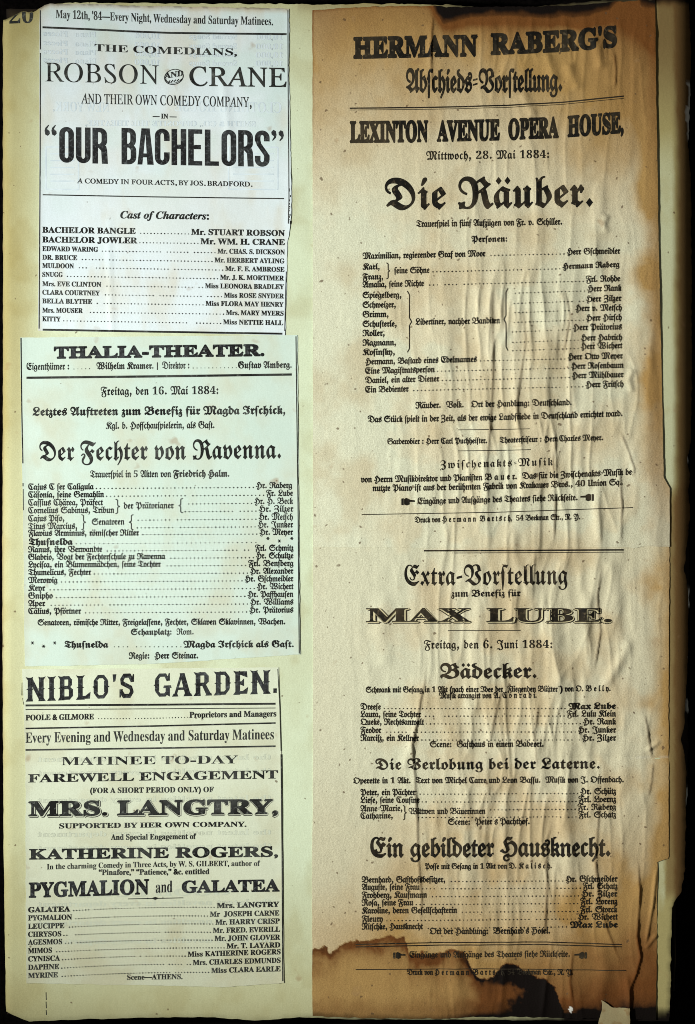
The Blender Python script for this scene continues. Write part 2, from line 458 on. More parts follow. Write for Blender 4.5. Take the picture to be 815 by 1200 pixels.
BASE = {}
def fatten(V, T, d):
    """ink squeeze: a strip of width d on both sides of the outline, mitred by overlap"""
    dx, dy = d if isinstance(d, tuple) else (d, d)
    d = max(dx, dy)
    if d <= 0: return V, T
    K = np.round(V * 2e4).astype(np.int64); key = K[:, 0] * 1000003 + K[:, 1]
    _, inv = np.unique(key, return_inverse=True)
    E = np.concatenate([T[:, [0, 1]], T[:, [1, 2]], T[:, [2, 0]]])
    A = inv[E]; lo, hi = A.min(1), A.max(1)
    kk = lo * 100000 + hi
    u, first, cnt = np.unique(kk, return_index=True, return_counts=True)
    E = E[first[cnt == 1]]
    a, b = V[E[:, 0]], V[E[:, 1]]
    l = np.hypot(*(b - a).T); ok = l > 1e-6; a, b, l = a[ok], b[ok], l[ok]
    t = (b - a) / l[:, None]; nrm = np.stack([-t[:, 1], t[:, 0]], 1)
    e = t * np.minimum(0.45 * d, 0.25 * l)[:, None]
    e = e * (dx / d, dy / d); nrm = nrm * (dx, dy)
    Q = np.stack([a - e + nrm, a - e - nrm, b + e - nrm, b + e + nrm], 1).reshape(-1, 2)
    n = len(V); i = np.arange(len(a)) * 4 + n
    TQ = np.concatenate([np.stack([i, i + 1, i + 2], 1), np.stack([i, i + 2, i + 3], 1)])
    return np.concatenate([V, Q]), np.concatenate([T, TQ])

def fetch(keys):
    if not BASE: fetch_all()
    for c, f, off in keys:
        if (c, f, off) in GL: continue
        if f in ('FR', 'FB') and own(c, 0) is not None:
            GL[(c, f, off)] = own(c, off); continue
        g = f if (c, f) in BASE else ('SB' if (c, 'SB') in BASE else 'SA')
        V, T, a = BASE[(c, g)]
        GL[(c, f, off)] = fatten(V, T, (off if isinstance(off, tuple) else max(0, off - (0.02 if f == 'FR' and c.isdigit() else 0)) + (0.02 if g == 'SA' and f != 'SA' else 0))) + (a,)

UML = {'ä': 'a', 'ö': 'o', 'ü': 'u', 'Ä': 'A', 'Ö': 'O', 'Ü': 'U'}

def expand(s, f):
    """letters of a line as (glyph, umlaut) with the long s of blackletter setting"""
    out = []
    for i, c in enumerate(s):
        um = c in UML
        if um: c = UML[c]
        if f in ('FR', 'FB'):
            nxt = s[i + 1] if i + 1 < len(s) else ' '
            if c == 's' and (nxt.isalpha() and nxt != '$'): c = 'ſ'
            if c == '$': c = 's'
            if c == 'ß': out.append(('ſ', False)); c = 'z'
        out.append((c, um))
    return out

def cap_height(f, off):
    fetch([('H' if f not in ('FR', 'FB') else 'B', f, off)])
    V = GL[('H' if f not in ('FR', 'FB') else 'B', f, off)][0]
    return V[:, 1].max() - max(0, off[1] if isinstance(off, tuple) else off)

def compose(runs, off, track=0.0):
    """runs: [(text, fount)] -> vertices, triangles in em units, width"""
    Vs, Ts, x, n = [], [], 0.0, 0
    want = set()
    R = []
    for s, f in runs:
        L = expand(s, f); R.append((L, f))
        for c, um in L:
            if c == ' ': continue
            g = 'f' if c == 'ſ' else c
            want.add((g, f, off))
            if um: want.add(('.', f, off))
    fetch(want)
    for L, f in R:
        for c, um in L:
            if c == ' ':
                x += 0.27 + track; continue
            if c == 'ſ':
                k = ('ſ', f, off)
                if k not in GL:
                    V, T, a = BASE[('f', f)]
                    mid = V[(V[:, 1] > 0.1) & (V[:, 1] < 0.3)][:, 0]
                    x0 = (mid.max() if len(mid) else V[:, 0].mean()) + 0.005
                    V2, T2 = clip_out(V, T, x0, 0.33, 0.52)
                    GL[k] = fatten(V2, T2, off) + (a,)
                V, T, a = GL[k]
            else:
                V, T, a = GL[(c, f, off)]
            if len(V):
                Vs.append(V + (x, 0)); Ts.append(T + n); n += len(V)
                if um:
                    D, TD, _ = GL[('.', f, off)]
                    dc = D.mean(0); top = V[:, 1].max() + 0.13; mx = (V[:, 0].max() + V[:, 0].min()) / 2
                    for dx in (-0.11, 0.11):
                        Vs.append((D - dc) * 0.85 + (x + mx + dx, top)); Ts.append(TD + n); n += len(D)
            x += a + track
    V = np.concatenate(Vs); T = np.concatenate(Ts)
    return V, T

def refine(V, T, L):
    """split long triangles so that print can follow the creases of its sheet"""
    P = V[T]
    for _ in range(14):
        e = np.stack([np.hypot(*(P[:, (i + 1) % 3] - P[:, i])[:, :2].T) for i in range(3)], 1)
        m = e.max(1) > L
        if not m.any(): break
        keep = P[~m]; S = P[m]; k = e[m].argmax(1); r = np.arange(len(S))
        a, b, c = S[r, k], S[r, (k + 1) % 3], S[r, (k + 2) % 3]
        mid = (a + b) / 2
        P = np.concatenate([keep, np.stack([a, mid, c], 1), np.stack([mid, b, c], 1)])
    return P.reshape(-1, P.shape[-1]), np.arange(len(P) * 3).reshape(-1, 3)

class Press:
    """prints lines onto one sheet: everything given in layout units"""
    def __init__(s, t, H, ink, L=6.0, lift=0.22):
        s.t, s.H, s.ink, s.L, s.lift = t, H, ink, L, lift
        s.V, s.T, s.n = [], [], 0
    def raw(s, V, T):
        s.V.append(V); s.T.append(T + s.n); s.n += len(V)
    def text(s, txt, f, x0, x1, y0, y1, cap, off=0.0, mid=None, track=0.0, mirror=False, dx=0.0, dy=0.0):
        runs = [(txt, f)] if isinstance(txt, str) else txt
        if cap < 9: off = off + 0.008; cap = cap * 1.02
        V, T = compose(runs, off, track)
        base_f = runs[0][1]
        sy = cap / cap_height(base_f, off)
        a, b = V[:, 0].min(), V[:, 0].max()
        q = (V[:, 0] - a) / (b - a)
        if mirror: q = 1 - q; T = T[:, ::-1]
        X = x0 + (x1 - x0) * q
        B = y0 + (y1 - y0) * q
        if mid is not None: B = B + (mid - (y0 + y1) / 2) * 4 * q * (1 - q)
        s.raw(np.stack([X + dx, B - V[:, 1] * sy + dy], 1), T)
        return s
    def poly(s, *ps):
        for p in ps:
            V = np.array(p, float)
            ar = np.sum(V[:, 0] * np.roll(V[:, 1], -1) - np.roll(V[:, 0], -1) * V[:, 1])
            if ar > 0: V = V[::-1]
            s.raw(V, np.array([(0, i, i + 1) for i in range(1, len(V) - 1)]))
        return s
    def bar(s, pts, w):
        """a printed rule along a polyline"""
        for (ax, ay), (bx, by) in zip(pts[:-1], pts[1:]):
            l = math.hypot(bx - ax, by - ay); nx, ny = -(by - ay) / l * w * .62, (bx - ax) / l * w * .62
            s.poly([(ax + nx, ay + ny), (bx + nx, by + ny), (bx - nx, by - ny), (ax - nx, ay - ny)])
        return s
    def dots(s, x0, x1, y0, y1, step=4.6, r=0.62, skip=0.03, sag=0.0):
        n = int((x1 - x0) / step)
        for i in range(n + 1):
            if random.random() < skip: continue
            x = x1 - i * step; q = (x - x0) / max(1, (x1 - x0)); y = y0 + (y1 - y0) * q + sag * 4 * q * (1 - q)
            rr = r * random.uniform(0.8, 1.15)
            s.poly([(x + rr * math.cos(a), y - r + rr * math.sin(a)) for a in (0.3, 1.35, 2.4, 3.45, 4.5, 5.5)])
        return s
    def out(s, name, ink=None, label=None, keep=None):
        V = np.concatenate(s.V); T = np.concatenate(s.T)
        V, T = refine(V, T, s.L)
        if keep is not None:                      # the part of the print that is left on a torn edge
            c = V[T].mean(1); T = T[keep(c[:, 0], c[:, 1])]; V = V[T.ravel()]; T = np.arange(len(V)).reshape(-1, 3)
        z = s.H(V[:, 0].copy(), V[:, 1].copy()) + s.lift
        o = make_obj(name, np.concatenate([V, z[:, None]], 1), T, ink or s.ink, s.t, org(s.t), smooth=True)
        if label: o['label'] = label
        s.V, s.T, s.n = [], [], 0
        return o
    def brace(s, x, ya, yb, w, left):
        """a curly brace; left=True opens towards the right side of the page"""
        m = (ya + yb) / 2; k = -1 if left else 1
        h = (yb - ya) / 2
        pts = []
        for i in range(17):
            t = i / 16 * 2 - 1; a = abs(t)
            off = -0.5 if a > 0.98 else (0.0 if 0.12 < a < 0.88 else (0.5 * (1 - a / 0.12) if a <= 0.12 else -0.5 * (a - 0.88) / 0.12))
            pts.append((x + k * off * w, m + t * h))
        s.bar(pts, 0.9)
        return s.out('brace')
    def hand(s, x0, x1, y, left):
        """a printer's fist; left=True points to the left"""
        w = x1 - x0; g = lambda u: x1 - u * w if left else x0 + u * w
        h = w * 0.26
        s.poly([(g(0), y - h * .9), (g(.16), y - h), (g(.16), y + h), (g(0), y + h * .9)])
        s.poly([(g(.20), y - h * .8), (g(.36), y - h * 1.1), (g(.58), y - h * .75), (g(.60), y + h * .75), (g(.42), y + h * 1.05), (g(.20), y + h * .8)])
        s.poly([(g(.55), y - h * .6), (g(.97), y - h * .42), (g(1), y - h * .15), (g(.97), y + .05 * h), (g(.55), y + h * .05)])
        return s.out('pointing_hand')

random.seed(4)

# ------------------------------------------------------------------ the setting: a black felt table
tv = np.array([(-2600, -2600, -46), (3400, -2600, -46), (3400, 3800, -46), (-2600, 3800, -46)], float)
tb = make_obj('tabletop', tv, np.array([[0, 3, 2, 1]]), M['felt'], None, (0, 0, 0))
tb['kind'] = 'structure'

# ------------------------------------------------------------------ the scrapbook: page on top, scorched leaves beneath
def rough(f, a, sc, k):
    return lambda q: f(q) + a * (fbm(np.asarray(q, float) / sc, np.asarray(q, float) * 0 + k * 3.7, k, 4) - 0.5) * 2

book = thing('scrapbook', 'open scrapbook with a worn cream page, ragged scorched edges and pasted clippings', 'book', 407, 600, -46)

def block():
    r = random.Random(3); n = 120; top, bot = [], []
    def ring(z, ins):
        P = []
        for i in range(n):
            t = i / n * 4; s = int(t); q = t - s
            c = [(14 + 780 * q, 16), (794, 16 + 1150 * q), (794 - 780 * q, 1166), (14, 1166 - 1150 * q)][s]
            P.append((c[0] + r.uniform(-1.5, 1.5) + (ins if c[0] < 400 else -ins), c[1] + r.uniform(-1.5, 1.5) + (ins if c[1] < 600 else -ins), z))
        return P
    zs = [-46 + 2 * i for i in range(15)]
    V = [p for i, z in enumerate(zs) for p in ring(z, (i % 2) * 1.5)]
    F = [[k * n + i, k * n + (i + 1) % n, (k + 1) * n + (i + 1) % n, (k + 1) * n + i] for k in range(len(zs) - 1) for i in range(n)]
    V.append((404, 590, zs[0])); V.append((404, 590, zs[-1])); b, t = len(V) - 2, len(V) - 1
    V = np.array(V); F = [f[::-1] for f in F]
    Fq = F + [[b, i, (i + 1) % n, b] for i in ()]
    o = make_obj('page_block', V, np.array(Fq), M['leaf'], book, org(book),
                 attrs={k: np.zeros(len(V)) for k in ('tan', 'rust', 'torn', 'tint')} | {'char': np.full(len(V), 0.75)}, smooth=False)
block()

def leaf(dz, xr, k, xl=6, yt=8, yb=1192, torn=None):
    def at(x, y):
        e = np.minimum(np.minimum(x - xl, xr(y) - x), np.minimum(y - yt, yb - y))
        d = {'char': 0.45 + 0.5 * sst(26, 4, e + 8 * fbm(x / 14.0, y / 14.0, k)), 'tan': fbm(x / 40.0, y / 40.0, k + 1)}
        if torn: d['torn'] = torn(x, y)
        return d
    H = lambda x, y: h_page(x, y) * 0.6 + dz
    sheet('lower_leaf', book, M['leaf'], rough(pl([(0, xl), (1200, xl)]), 2, 12, k), rough(xr, 2.2, 9, k + 1), rough(pl([(0, yt), (815, yt)]), 2.5, 14, k + 2),
          rough(pl([(0, yb), (815, yb)]), 3, 15, k + 3), 5, H, 0.6, at)

def torn_bits(x, y):
    m = np.zeros(x.shape)
    for a, b in ((528, 542), (690, 712), (762, 774), (824, 838), (926, 946), (1080, 1086)):
        m = np.maximum(m, sst(a - 1, a + 2, y) * sst(b + 1, b - 2, y))
    return m * (x > 807.5) * 0.85
leaf(-26, pl([(0, 806), (500, 812), (700, 813), (760, 811), (830, 811), (935, 811), (1000, 800), (1100, 788), (1200, 770)]), 3, torn=torn_bits)
leaf(-19, pl([(0, 809), (90, 808), (300, 813), (500, 808), (700, 801), (900, 803), (1040, 794), (1100, 780), (1200, 760)]), 5)
leaf(-12, pl([(0, 812), (150, 808), (400, 812), (640, 806), (690, 803), (900, 800), (1040, 792), (1100, 782), (1200, 765)]), 7)

pg_xr = rough(pl([(0, 809), (60, 812), (170, 808), (200, 811), (300, 813), (470, 813), (520, 811), (541, 806), (556, 811), (580, 808), (602, 811), (640, 806), (668, 803),
                  (690, 808), (760, 808), (800, 806), (850, 803), (868, 799), (902, 806), (960, 805), (1020, 804), (1046, 799), (1054, 792), (1064, 788), (1150, 786), (1200, 785)]), 1.6, 5, 1)
pg_xl = rough(pl([(0, 4), (30, 3), (400, 3), (700, 2), (1000, 4), (1100, 5.5), (1200, 7)]), 0.8, 12, 2)
pg_yt = rough(pl([(0, 23), (8, 22), (14, 19), (24, 14), (40, 13), (46, 10), (54, 6), (66, 4), (130, 3), (200, 4), (300, 4), (366, 5), (440, 4), (520, 5), (600, 10), (640, 6), (700, 0), (815, -3)]), 1.6, 7, 3)
pg_yb = rough(pl([(0, 1182), (14, 1190), (34, 1198), (110, 1195), (200, 1193), (250, 1193), (300, 1197), (350, 1193), (420, 1196), (500, 1196), (640, 1197), (815, 1198)]), 1.0, 9, 4)
def page_at(x, y):
    n = fbm(x / 50.0, y / 60.0, 6); n2 = fbm(x / 16.0, y / 16.0, 8)
    edge_l = sst(14, 2, x + 4 * n2); top = sst(60, 0, y + 30 * n - 10)
    corner = sst(90, 10, x + y * 0.55)
    tan = 0.22 * sst(0.5, 0.72, fbm(x / 34.0, y / 40.0, 12)) + 0.18 * sst(0.5, 0.7, fbm(x / 90.0, y / 120.0, 14)) * (x < 770) + 0.45 * sst(14, 3, x) + 0.55 * top + 0.5 * corner + 1.0 * sst(790, 803, x + 6 * n) + 0.8 * sst(778, 783, x) * sst(560, 600, y) + 1.0 * sst(765, 772, x) * sst(230, 60, y) + 0.5 * sst(765, 772, x) + 0.5 * sst(75, 10, x) * sst(640, 330, y) + 0.1 * sst(50, 5, x) + 0.95 * sst(764, 770, x) * sst(1030, 1120, y) + 0.35 * sst(1120, 1200, y) \
        + 0.3 * n * sst(340, 370, x) * sst(250, 80, y) + 0.45 * sst(768, 770, x) * sst(140, 0, y)
    rust = 0.55 * edge_l * sst(5, 2, x + n2) + 0.35 * sst(14, 0, y - pg_yt(x)) * (x > 350) + 0.95 * sst(790, 802, x + 5 * n2) + 0.7 * sst(778, 783, x) * sst(560, 600, y) * sst(1062, 1040, y) + 0.8 * sst(765, 772, x) * sst(190, 40, y)  # right strip: brown staining, deepened to paint in the dimmer light there
    char = 0.95 * sst(9, 0, (y - pg_yt(x)) + 5 * n2 - 3) * sst(480, 560, x) + 0.9 * sst(4, 0, y - pg_yt(x) + 3 * n2) * sst(46, 30, x) \
        + 0.55 * sst(6, 0, pg_xr(y) - x + 4 * n2 - 1) * sst(760, 780, x) + 0.85 * sst(9, 0, pg_yb(x) - y + 6 * n2 - 1) * (0.3 + 0.7 * sst(330, 400, x)) \
        + 0.9 * sst(620, 680, x) * sst(1182, 1194, y + 8 * n2)
    torn = 0.8 * sst(93, 98, y) * sst(166, 158, y) * (pg_xr(y) - x < 2.0 + 2 * n2)
    return {'tan': tan, 'rust': rust, 'char': char, 'torn': torn, 'tint': 0.5 * sst(220, 30, y + 60 * n) + 0.75 * sst(1000, 1190, y) + 0.8 * sst(70, 12, x)}  # left edge: aged tan and tint, also painting in the light's falloff
sheet('top_page', book, M['page'], pg_xl, pg_xr, pg_yt, pg_yb, 3.0, h_page, 0.6, page_at)
P = Press(book, h_page, M['ink'])
P.L = 0.7; P.text('20', 'RG', 11, 39, 27.5, 26.5, 19, 0.0).out('page_number', keep=lambda x, y: y > pg_yt(x) + 0.6); P.L = 6.0
for seg in ((1163, 1172), (1174, 1182), (1184, 1190)):
    P.bar([(54, seg[0]), (54.3, seg[1])], 0.7)
P.out('pencil_line')

CLIPS = 'newspaper clippings pasted on the left page'
# ------------------------------------------------------------------ clipping 1
ca = thing('newspaper_clipping', 'bluish white clipping headed by large condensed capitals in quotation marks, topmost in the left column', 'clipping', 193, 200, 0.5, CLIPS)
ca_xl = rough(pl([(0, 46.5), (200, 46), (390, 44.5)]), 0.5, 8, 2)
ca_xr = rough(pl([(0, 339), (90, 339), (200, 341), (236, 342), (268, 340), (285, 337), (392, 334.5)]), 0.7, 6, 3)
ca_yt = rough(pl([(44, 11), (52, 6), (62, 4), (76, 4.5), (128, 5), (140, 6), (338, 10)]), 1.0, 5, 4)
ca_yb = rough(pl([(44, 387.5), (200, 390), (336, 393)]), 0.4, 9, 5)
def ca_at(x, y):
    n = fbm(x / 40.0, y / 40.0, 3)
    return {'tint': sst(0.35, 0.7, n) * 0.7 * sst(320, 120, y) + 0.25, 'tan': 0.6 * sst(9, 0, y - ca_yt(x)) + 0.35 * sst(4, 0, x - 46) + 0.4 * sst(0.5, 0.75, fbm(x / 25.0, y / 70.0, 9)) + 0.2 * sst(0.45, 0.7, fbm(x / 60.0, y / 60.0, 12)),
            'rust': 0.5 * sst(3.5, 0, y - ca_yt(x) - 1), 'char': 0.5 * sst(2.5, 0, y - ca_yt(x)) * sst(0.45, 0.6, fbm(x / 8.0, y / 8.0, 2))}
sheet('paper', ca, M['clip_a'], ca_xl, ca_xr, ca_yt, ca_yb, 3.0, H_clip_a, 0.25, ca_at)
G = Press(ca, H_clip_a, M['ghost'], lift=0.10)
for i, y in enumerate((41, 52, 62, 72)):
    yy = y + 0.5
    G.text('Pieces', 'SB', 51, 80, yy, yy + 1.5, 6, mirror=True).text('Piano', 'SB', 88, 113, yy + 1.5, yy + 2, 6, mirror=True).text('10,000', 'SB', 158, 188, yy + 3, yy + 4, 6, mirror=True)
    G.text('Second Songs', 'SB', 222, 278, yy + 4, yy + 4.5, 6, mirror=True).text('10,000', 'SB', 300, 332, yy + 5, yy + 5, 6, mirror=True)
G.text('NEW YORK.', 'SB', 62, 128, 130, 131, 11, mirror=True).text('CLOTHING HOUSE', 'SB', 205, 330, 130, 132, 12, -0.01, mirror=True)
G.text('SMITH & CO., OPPOSITE THE THEATRE,', 'SB', 100, 300, 147, 148, 6, mirror=True)
for xa, xb in ((54, 92), (268, 326)):
    G.bar([(xa, 172), (xb, 172.5), (xb, 222), (xa, 221.5), (xa, 172)], 1.4)
    for k in range(5): G.bar([(xa + 5, 180 + 8 * k), (xb - 5, 180 + 8 * k)], 1.2)
G.out('show_through_print')
A = Press(ca, H_clip_a, M['ink'])
A.text("May 12th, '84—Every Night, Wednesday and Saturday Matinees.", 'SB', 65.5, 320, 21, 29.5, 9.6, mid=26.3).out('date_line')
A.bar([(50, 31.9), (100, 34), (150, 36.6), (200, 38.5), (270, 39.4), (336, 40)], 1.9).out('rule')
A.text('THE COMEDIANS,', 'SB', 111, 278, 59.6, 65, 8, -0.006, mid=63).out('text_line')
A.text('ROBSON', 'RG', 53, 186, 95.2, 98.5, 22, -0.002).text('CRANE', 'RG', 222, 336, 100.2, 101.8, 22, 0.01).out('headline')
for r0, r1 in ((1.0, 0.9), (0.82, 0.74)):
    n = 28
    for i in range(n):
        a0, a1 = i / n * 2 * math.pi, (i + 1) / n * 2 * math.pi
        if r0 < 1 and math.sin(a0) < 0.25: continue
        e = lambda a, r: (204 + 11.5 * r * math.cos(a) * (1.12 if r0 < 1 else 1), 90 + 9.3 * r * math.sin(a) - 0.12 * 11 * r * math.cos(a))
        A.poly([e(a0, r0), e(a1, r0), e(a1, r1), e(a0, r1)])
A.text('AND', 'SB', 193, 215, 92, 88.5, 6.2, 0.01)
for i in range(4): A.bar([(197 + i * 3.4, 97 - i * .6), (199.6 + i * 3.4, 94.2 - i * .5)], 0.9)
A.out('ornament')
A.text('AND THEIR OWN COMEDY COMPANY,', 'RG', 95, 295, 121, 125.4, 11.5, 0.006).out('text_line')
A.text('— IN —', 'SB', 179, 207, 138.5, 139, 5.4, 0.008).out('text_line')
def gothic(P, word, x0, x1, y0, y1, cap):
    """tall condensed grotesque capitals with flat sides and tight round corners"""
    w, s, t = 0.40, 0.15, 0.125
    R = lambda a, b, c, d: [(a, b), (c, b), (c, d), (a, d)]
    def arc(cx, cy, rx, ry, a0, a1, n=7):
        """a quarter of a round corner, s wide at the side and t high at the top"""
        o = []
        for i in range(n):
            p, q = (math.radians(a0 + (a1 - a0) * k / n) for k in (i, i + 1))
            f = lambda a, u, v: (cx + u * math.cos(a), cy + v * math.sin(a))
            o.append([f(p, rx, ry), f(q, rx, ry), f(q, rx - s, ry - t), f(p, rx - s, ry - t)])
        return o
    h = w / 2; r = 0.2
    TL, TR = arc(h, 1 - r, h, r, 90, 180), arc(h, 1 - r, h, r, 0, 90)
    BL, BR = arc(h, r, h, r, 180, 270), arc(h, r, h, r, 270, 360)
    g = {'O': TL + TR + BL + BR + [R(0, r, s, 1 - r), R(w - s, r, w, 1 - r)],
         'U': BL + BR + [R(0, r, s, 1), R(w - s, r, w, 1)],
         'C': TL + TR + BL + BR + [R(0, r, s, 1 - r), R(w - s, .66, w, 1 - r), R(w - s, r, w, .35)],
         'S': TL + TR + BL + BR + [R(w - s, .70, w, 1 - r), R(0, r, s, .30), R(0, .72, s, 1 - r), R(w - s, r, w, .31), [(0, .73), (s, .73), (s + .02, .64), (.0 + w * .85, .40), (w, .31), (w - s, .31), (w - s - .02, .38), (.06, .58)]],
         'L': [R(0, 0, s, 1), R(s, 0, w * .95, t)], 'H': [R(0, 0, s, 1), R(w - s, 0, w, 1), R(s, .45, w - s, .57)],
         'E': [R(0, 0, s, 1), R(s, 0, w * .95, t), R(s, 1 - t, w * .95, 1), R(s, .45, w * .86, .57)],
         'A': [[(-.02, 0), (s - .04, 0), (h + .01, 1), (h - .11, 1)], [(h - .01, 1), (h + .11, 1), (w + .02, 0), (w - s, 0)], R(.1, .2, w - .1, .31)],
         'B': [R(0, 0, s, 1), R(s, 0, h, t), R(s, 1 - t, h, 1), R(s, .46, h, .57)] + arc(h, .80, h - .01, .2, 0, 90) + arc(h, .66, h - .01, .2, 270, 360) + [R(w - .01 - s, .66, w - .01, .80)]
              + arc(h, .2, h, .2, 270, 360) + arc(h, .37, h, .2, 0, 90) + [R(w - s, .2, w, .37)],
         'R': [R(0, 0, s, 1), R(s, 1 - t, h, 1), R(s, .44, h, .55)] + arc(h, .80, h, .2, 0, 90) + arc(h, .64, h, .2, 270, 360) + [R(w - s, .64, w, .80)] + [[(h - .06, .47), (w - .03, .50), (w + .0, .38), (w + .02, 0), (w - s + .01, 0), (w - s - .01, .36)]]}
    n = len(word); pitch = (x1 - x0) / (n - 0.12); k = pitch * 0.88 / w
    for i, c in enumerate(word):
        for p in g[c]:
            P.poly([(x0 + i * pitch + px * k, y0 + (y1 - y0) * (i * pitch + px * k) / (x1 - x0) - py * cap) for px, py in p])
gothic(A, 'OUR', 69.5, 125.5, 190.3, 191.8, 42); gothic(A, 'BACHELORS', 142.5, 316, 192.2, 195.4, 42.5)
for (x, y, k) in ((52, 146, 1), (60, 146, 1), (318, 152, -1), (326.5, 152.5, -1)):
    f = lambda u, v: (x + (u if k > 0 else 6.5 - u), y + (v if k > 0 else 13 - v))
    A.poly([f(0.3, 7), f(1.2, 3.5), f(4.8, 0), f(5.4, 0.8), f(3, 5)], [f(0.3, 7), f(3, 5), f(6, 7.5), f(6.4, 10.5), f(4, 13), f(1.2, 11.5)])
A.out('headline', M['ink_worn'], 'very large condensed capitals with mottled ink')
A.text('A COMEDY IN FOUR ACTS, BY JOS. BRADFORD.', 'RG', 90, 296, 214.4, 218.4, 5.4, 0.012).out('text_line')
A.bar([(50, 228), (180, 230.5), (333, 232.6)], 1.1).out('rule')
A.text('Cast of Characters:', 'BI', 141, 245, 255.6, 257, 8.2, 0.008).out('text_line')
cast = [('BACHELOR BANGLE', 159, 272.4, 'Mr. STUART ROBSON', 224, 334, 276.4, 6.6, 0.012), ('BACHELOR JOWLER', 161, 283.8, 'Mr. WM. H. CRANE', 235, 334, 287, 6.6, 0.012),
        ('EDWARD WARING', 115, 293.9, 'Mr. CHAS. S. DICKSON', 255, 334, 298, 5.4, 0.012), ('DR. BRUCE', 90.5, 304, 'Mr. HERBERT AYLING', 251.5, 333.5, 308.5, 5.4, 0.012),
        ('MULDOON', 86.5, 313.7, 'Mr. F. E. AMBROSE', 264, 333.5, 318.4, 5.4, 0.012), ('SNUGG', 73.5, 324, 'Mr. J. K. MORTIMER', 258, 333, 328.6, 5.4, 0.012),
        ('Mrs. EVE CLINTON', 118.7, 335, 'Miss LEONORA BRADLEY', 240.4, 333, 338.7, 5.4, 0.012), ('CLARA COURTNEY', 117, 345, 'Miss ROSE SNYDER', 262.6, 333, 349.6, 5.4, 0.012),
        ('BELLA BLYTHE', 108, 355.2, 'Miss FLORA MAY HENRY', 241, 332.5, 359.4, 5.4, 0.012), ('Mrs. MOUSER', 97, 366, 'Mrs. MARY MYERS', 265, 332.5, 369.8, 5.4, 0.012),
        ('KITTY', 71, 376.2, 'Miss NETTIE HALL', 261.6, 332, 381, 5.4, 0.012)]
def cast_rows(P, rows, xl, f='SB', step=4.0, sag=0.0, off_add=0.0, cap_k=1.0, r=0.8):
    for l, lx, ly, rt, r0, r1, ry, cap, off in rows:
        slope = (ry - ly) / (r1 - xl)
        b = lambda x: ly + slope * (x - xl)
        P.text(l, f, xl, lx, ly, b(lx), cap * cap_k, off + off_add)
        if rt:
            P.text(rt, f, r0, r1, b(r0), ry, cap * cap_k, off + off_add)
            P.dots(lx + 3, r0 - 3, b(lx + 3), b(r0 - 3), step, r, sag=sag)
        P.out('cast_line')
cast_rows(A, cast, 49.5)
A.bar([(50, 386.2), (180, 388.6), (331, 391)], 1.9).out('rule')
A.bar([(47.4, 12), (47.6, 58)], 0.9).bar([(47.5, 62), (47, 200), (45.8, 385)], 0.9).out('border_rule')
A.bar([(337.6, 12), (337.8, 100), (338.5, 180), (338.8, 232), (338, 262)], 0.8).bar([(335.6, 318), (334.6, 352), (333.8, 388)], 0.7).out('border_rule')
for i in range(16):
    x, y = 339.5 + random.uniform(-1, 1), 222 + i * 2.6 + random.uniform(-2, 2); q = random.uniform(0.4, 1.1)
    A.poly([(x - q * .6, y - q), (x + q * .7, y - q * 1.3), (x + q * .5, y + q * 1.6), (x - q * .5, y + q * 1.2)])
A.out('ink_flecks')

# ------------------------------------------------------------------ clipping 2
cb = thing('newspaper_clipping', 'pale green clipping set in German blackletter, middle of the left column', 'clipping', 188, 585, 0.5, CLIPS)
cb_xl = rough(pl([(390, 23.5), (500, 25), (600, 27), (780, 29)]), 0.5, 8, 6)
cb_xr = rough(pl([(390, 348.5), (600, 350.5), (780, 352)]), 0.5, 9, 7)
cb_yt = rough(pl([(20, 395.5), (180, 394), (350, 392.6)]), 0.4, 9, 8)
cb_yb = rough(pl([(20, 781), (90, 780), (180, 778), (352, 767)]), 0.6, 9, 9)
def cb_at(x, y):
    return {'tan': 0.45 * sst(0.45, 0.75, fbm(x / 50.0, y / 60.0, 2)) + 0.2 * sst(0.5, 0.7, fbm(x / 14.0, y / 20.0, 11)) + 0.35 * sst(40, 26, x) * sst(500, 700, y)}
sheet('paper', cb, M['clip_b'], cb_xl, cb_xr, cb_yt, cb_yb, 3.0, H_clip_b, 0.35, cb_at)
B = Press(cb, H_clip_b, M['ink'])
B.text('THALIA-THEATER.', 'SB', 63, 310, 419.4, 416.4, 12.4, (0.026, 0.06)).out('headline', M['ink_worn'])
B.text('Eigenthümer :', 'FR', 31, 81, 433.2, 432.8, 8, 0.012).text('Wilhelm Kramer.', 'FB', 113, 180, 432.6, 432, 8, 0.01).text('Direktor :', 'FR', 190, 222, 432, 431.6, 8, 0.012)
B.text('Gustav Amberg.', 'FB', 279, 342, 431.5, 431, 8, 0.01).dots(83, 105, 433, 432.6).dots(224, 277, 431.8, 431.5).bar([(184.5, 424.5), (184.5, 433.5)], 0.9).out('text_line')
B.bar([(31, 442.6), (180, 441), (342, 438.8)], 2.2).out('rule')
B.text('Freitag, den 16. Mai 1884:', 'FR', 118, 256, 462.8, 461.6, 9.6, 0.022, track=0.03).out('date_line')
B.text([('Letztes Auftreten zum Benefiz für Magda Irschick,', 'FB')], 'FB', 38, 334.5, 487, 485, 10, 0.02).out('text_line')
B.text('Kgl. b. Hofschauspielerin, als Gast.', 'FR', 124, 251.5, 502.4, 501.6, 8, 0.014).out('text_line')
B.text('Der Fechter von Ravenna.', 'FB', 46, 329.5, 540, 537, 23.5, 0.004).out('headline')
B.text([('Trauerspiel in 5 Akten von ', 'FR'), ('Friedrich Halm.', 'FB')], 'FR', 105.6, 269, 559.4, 558.6, 8, 0.012).out('text_line')
o = 0.022
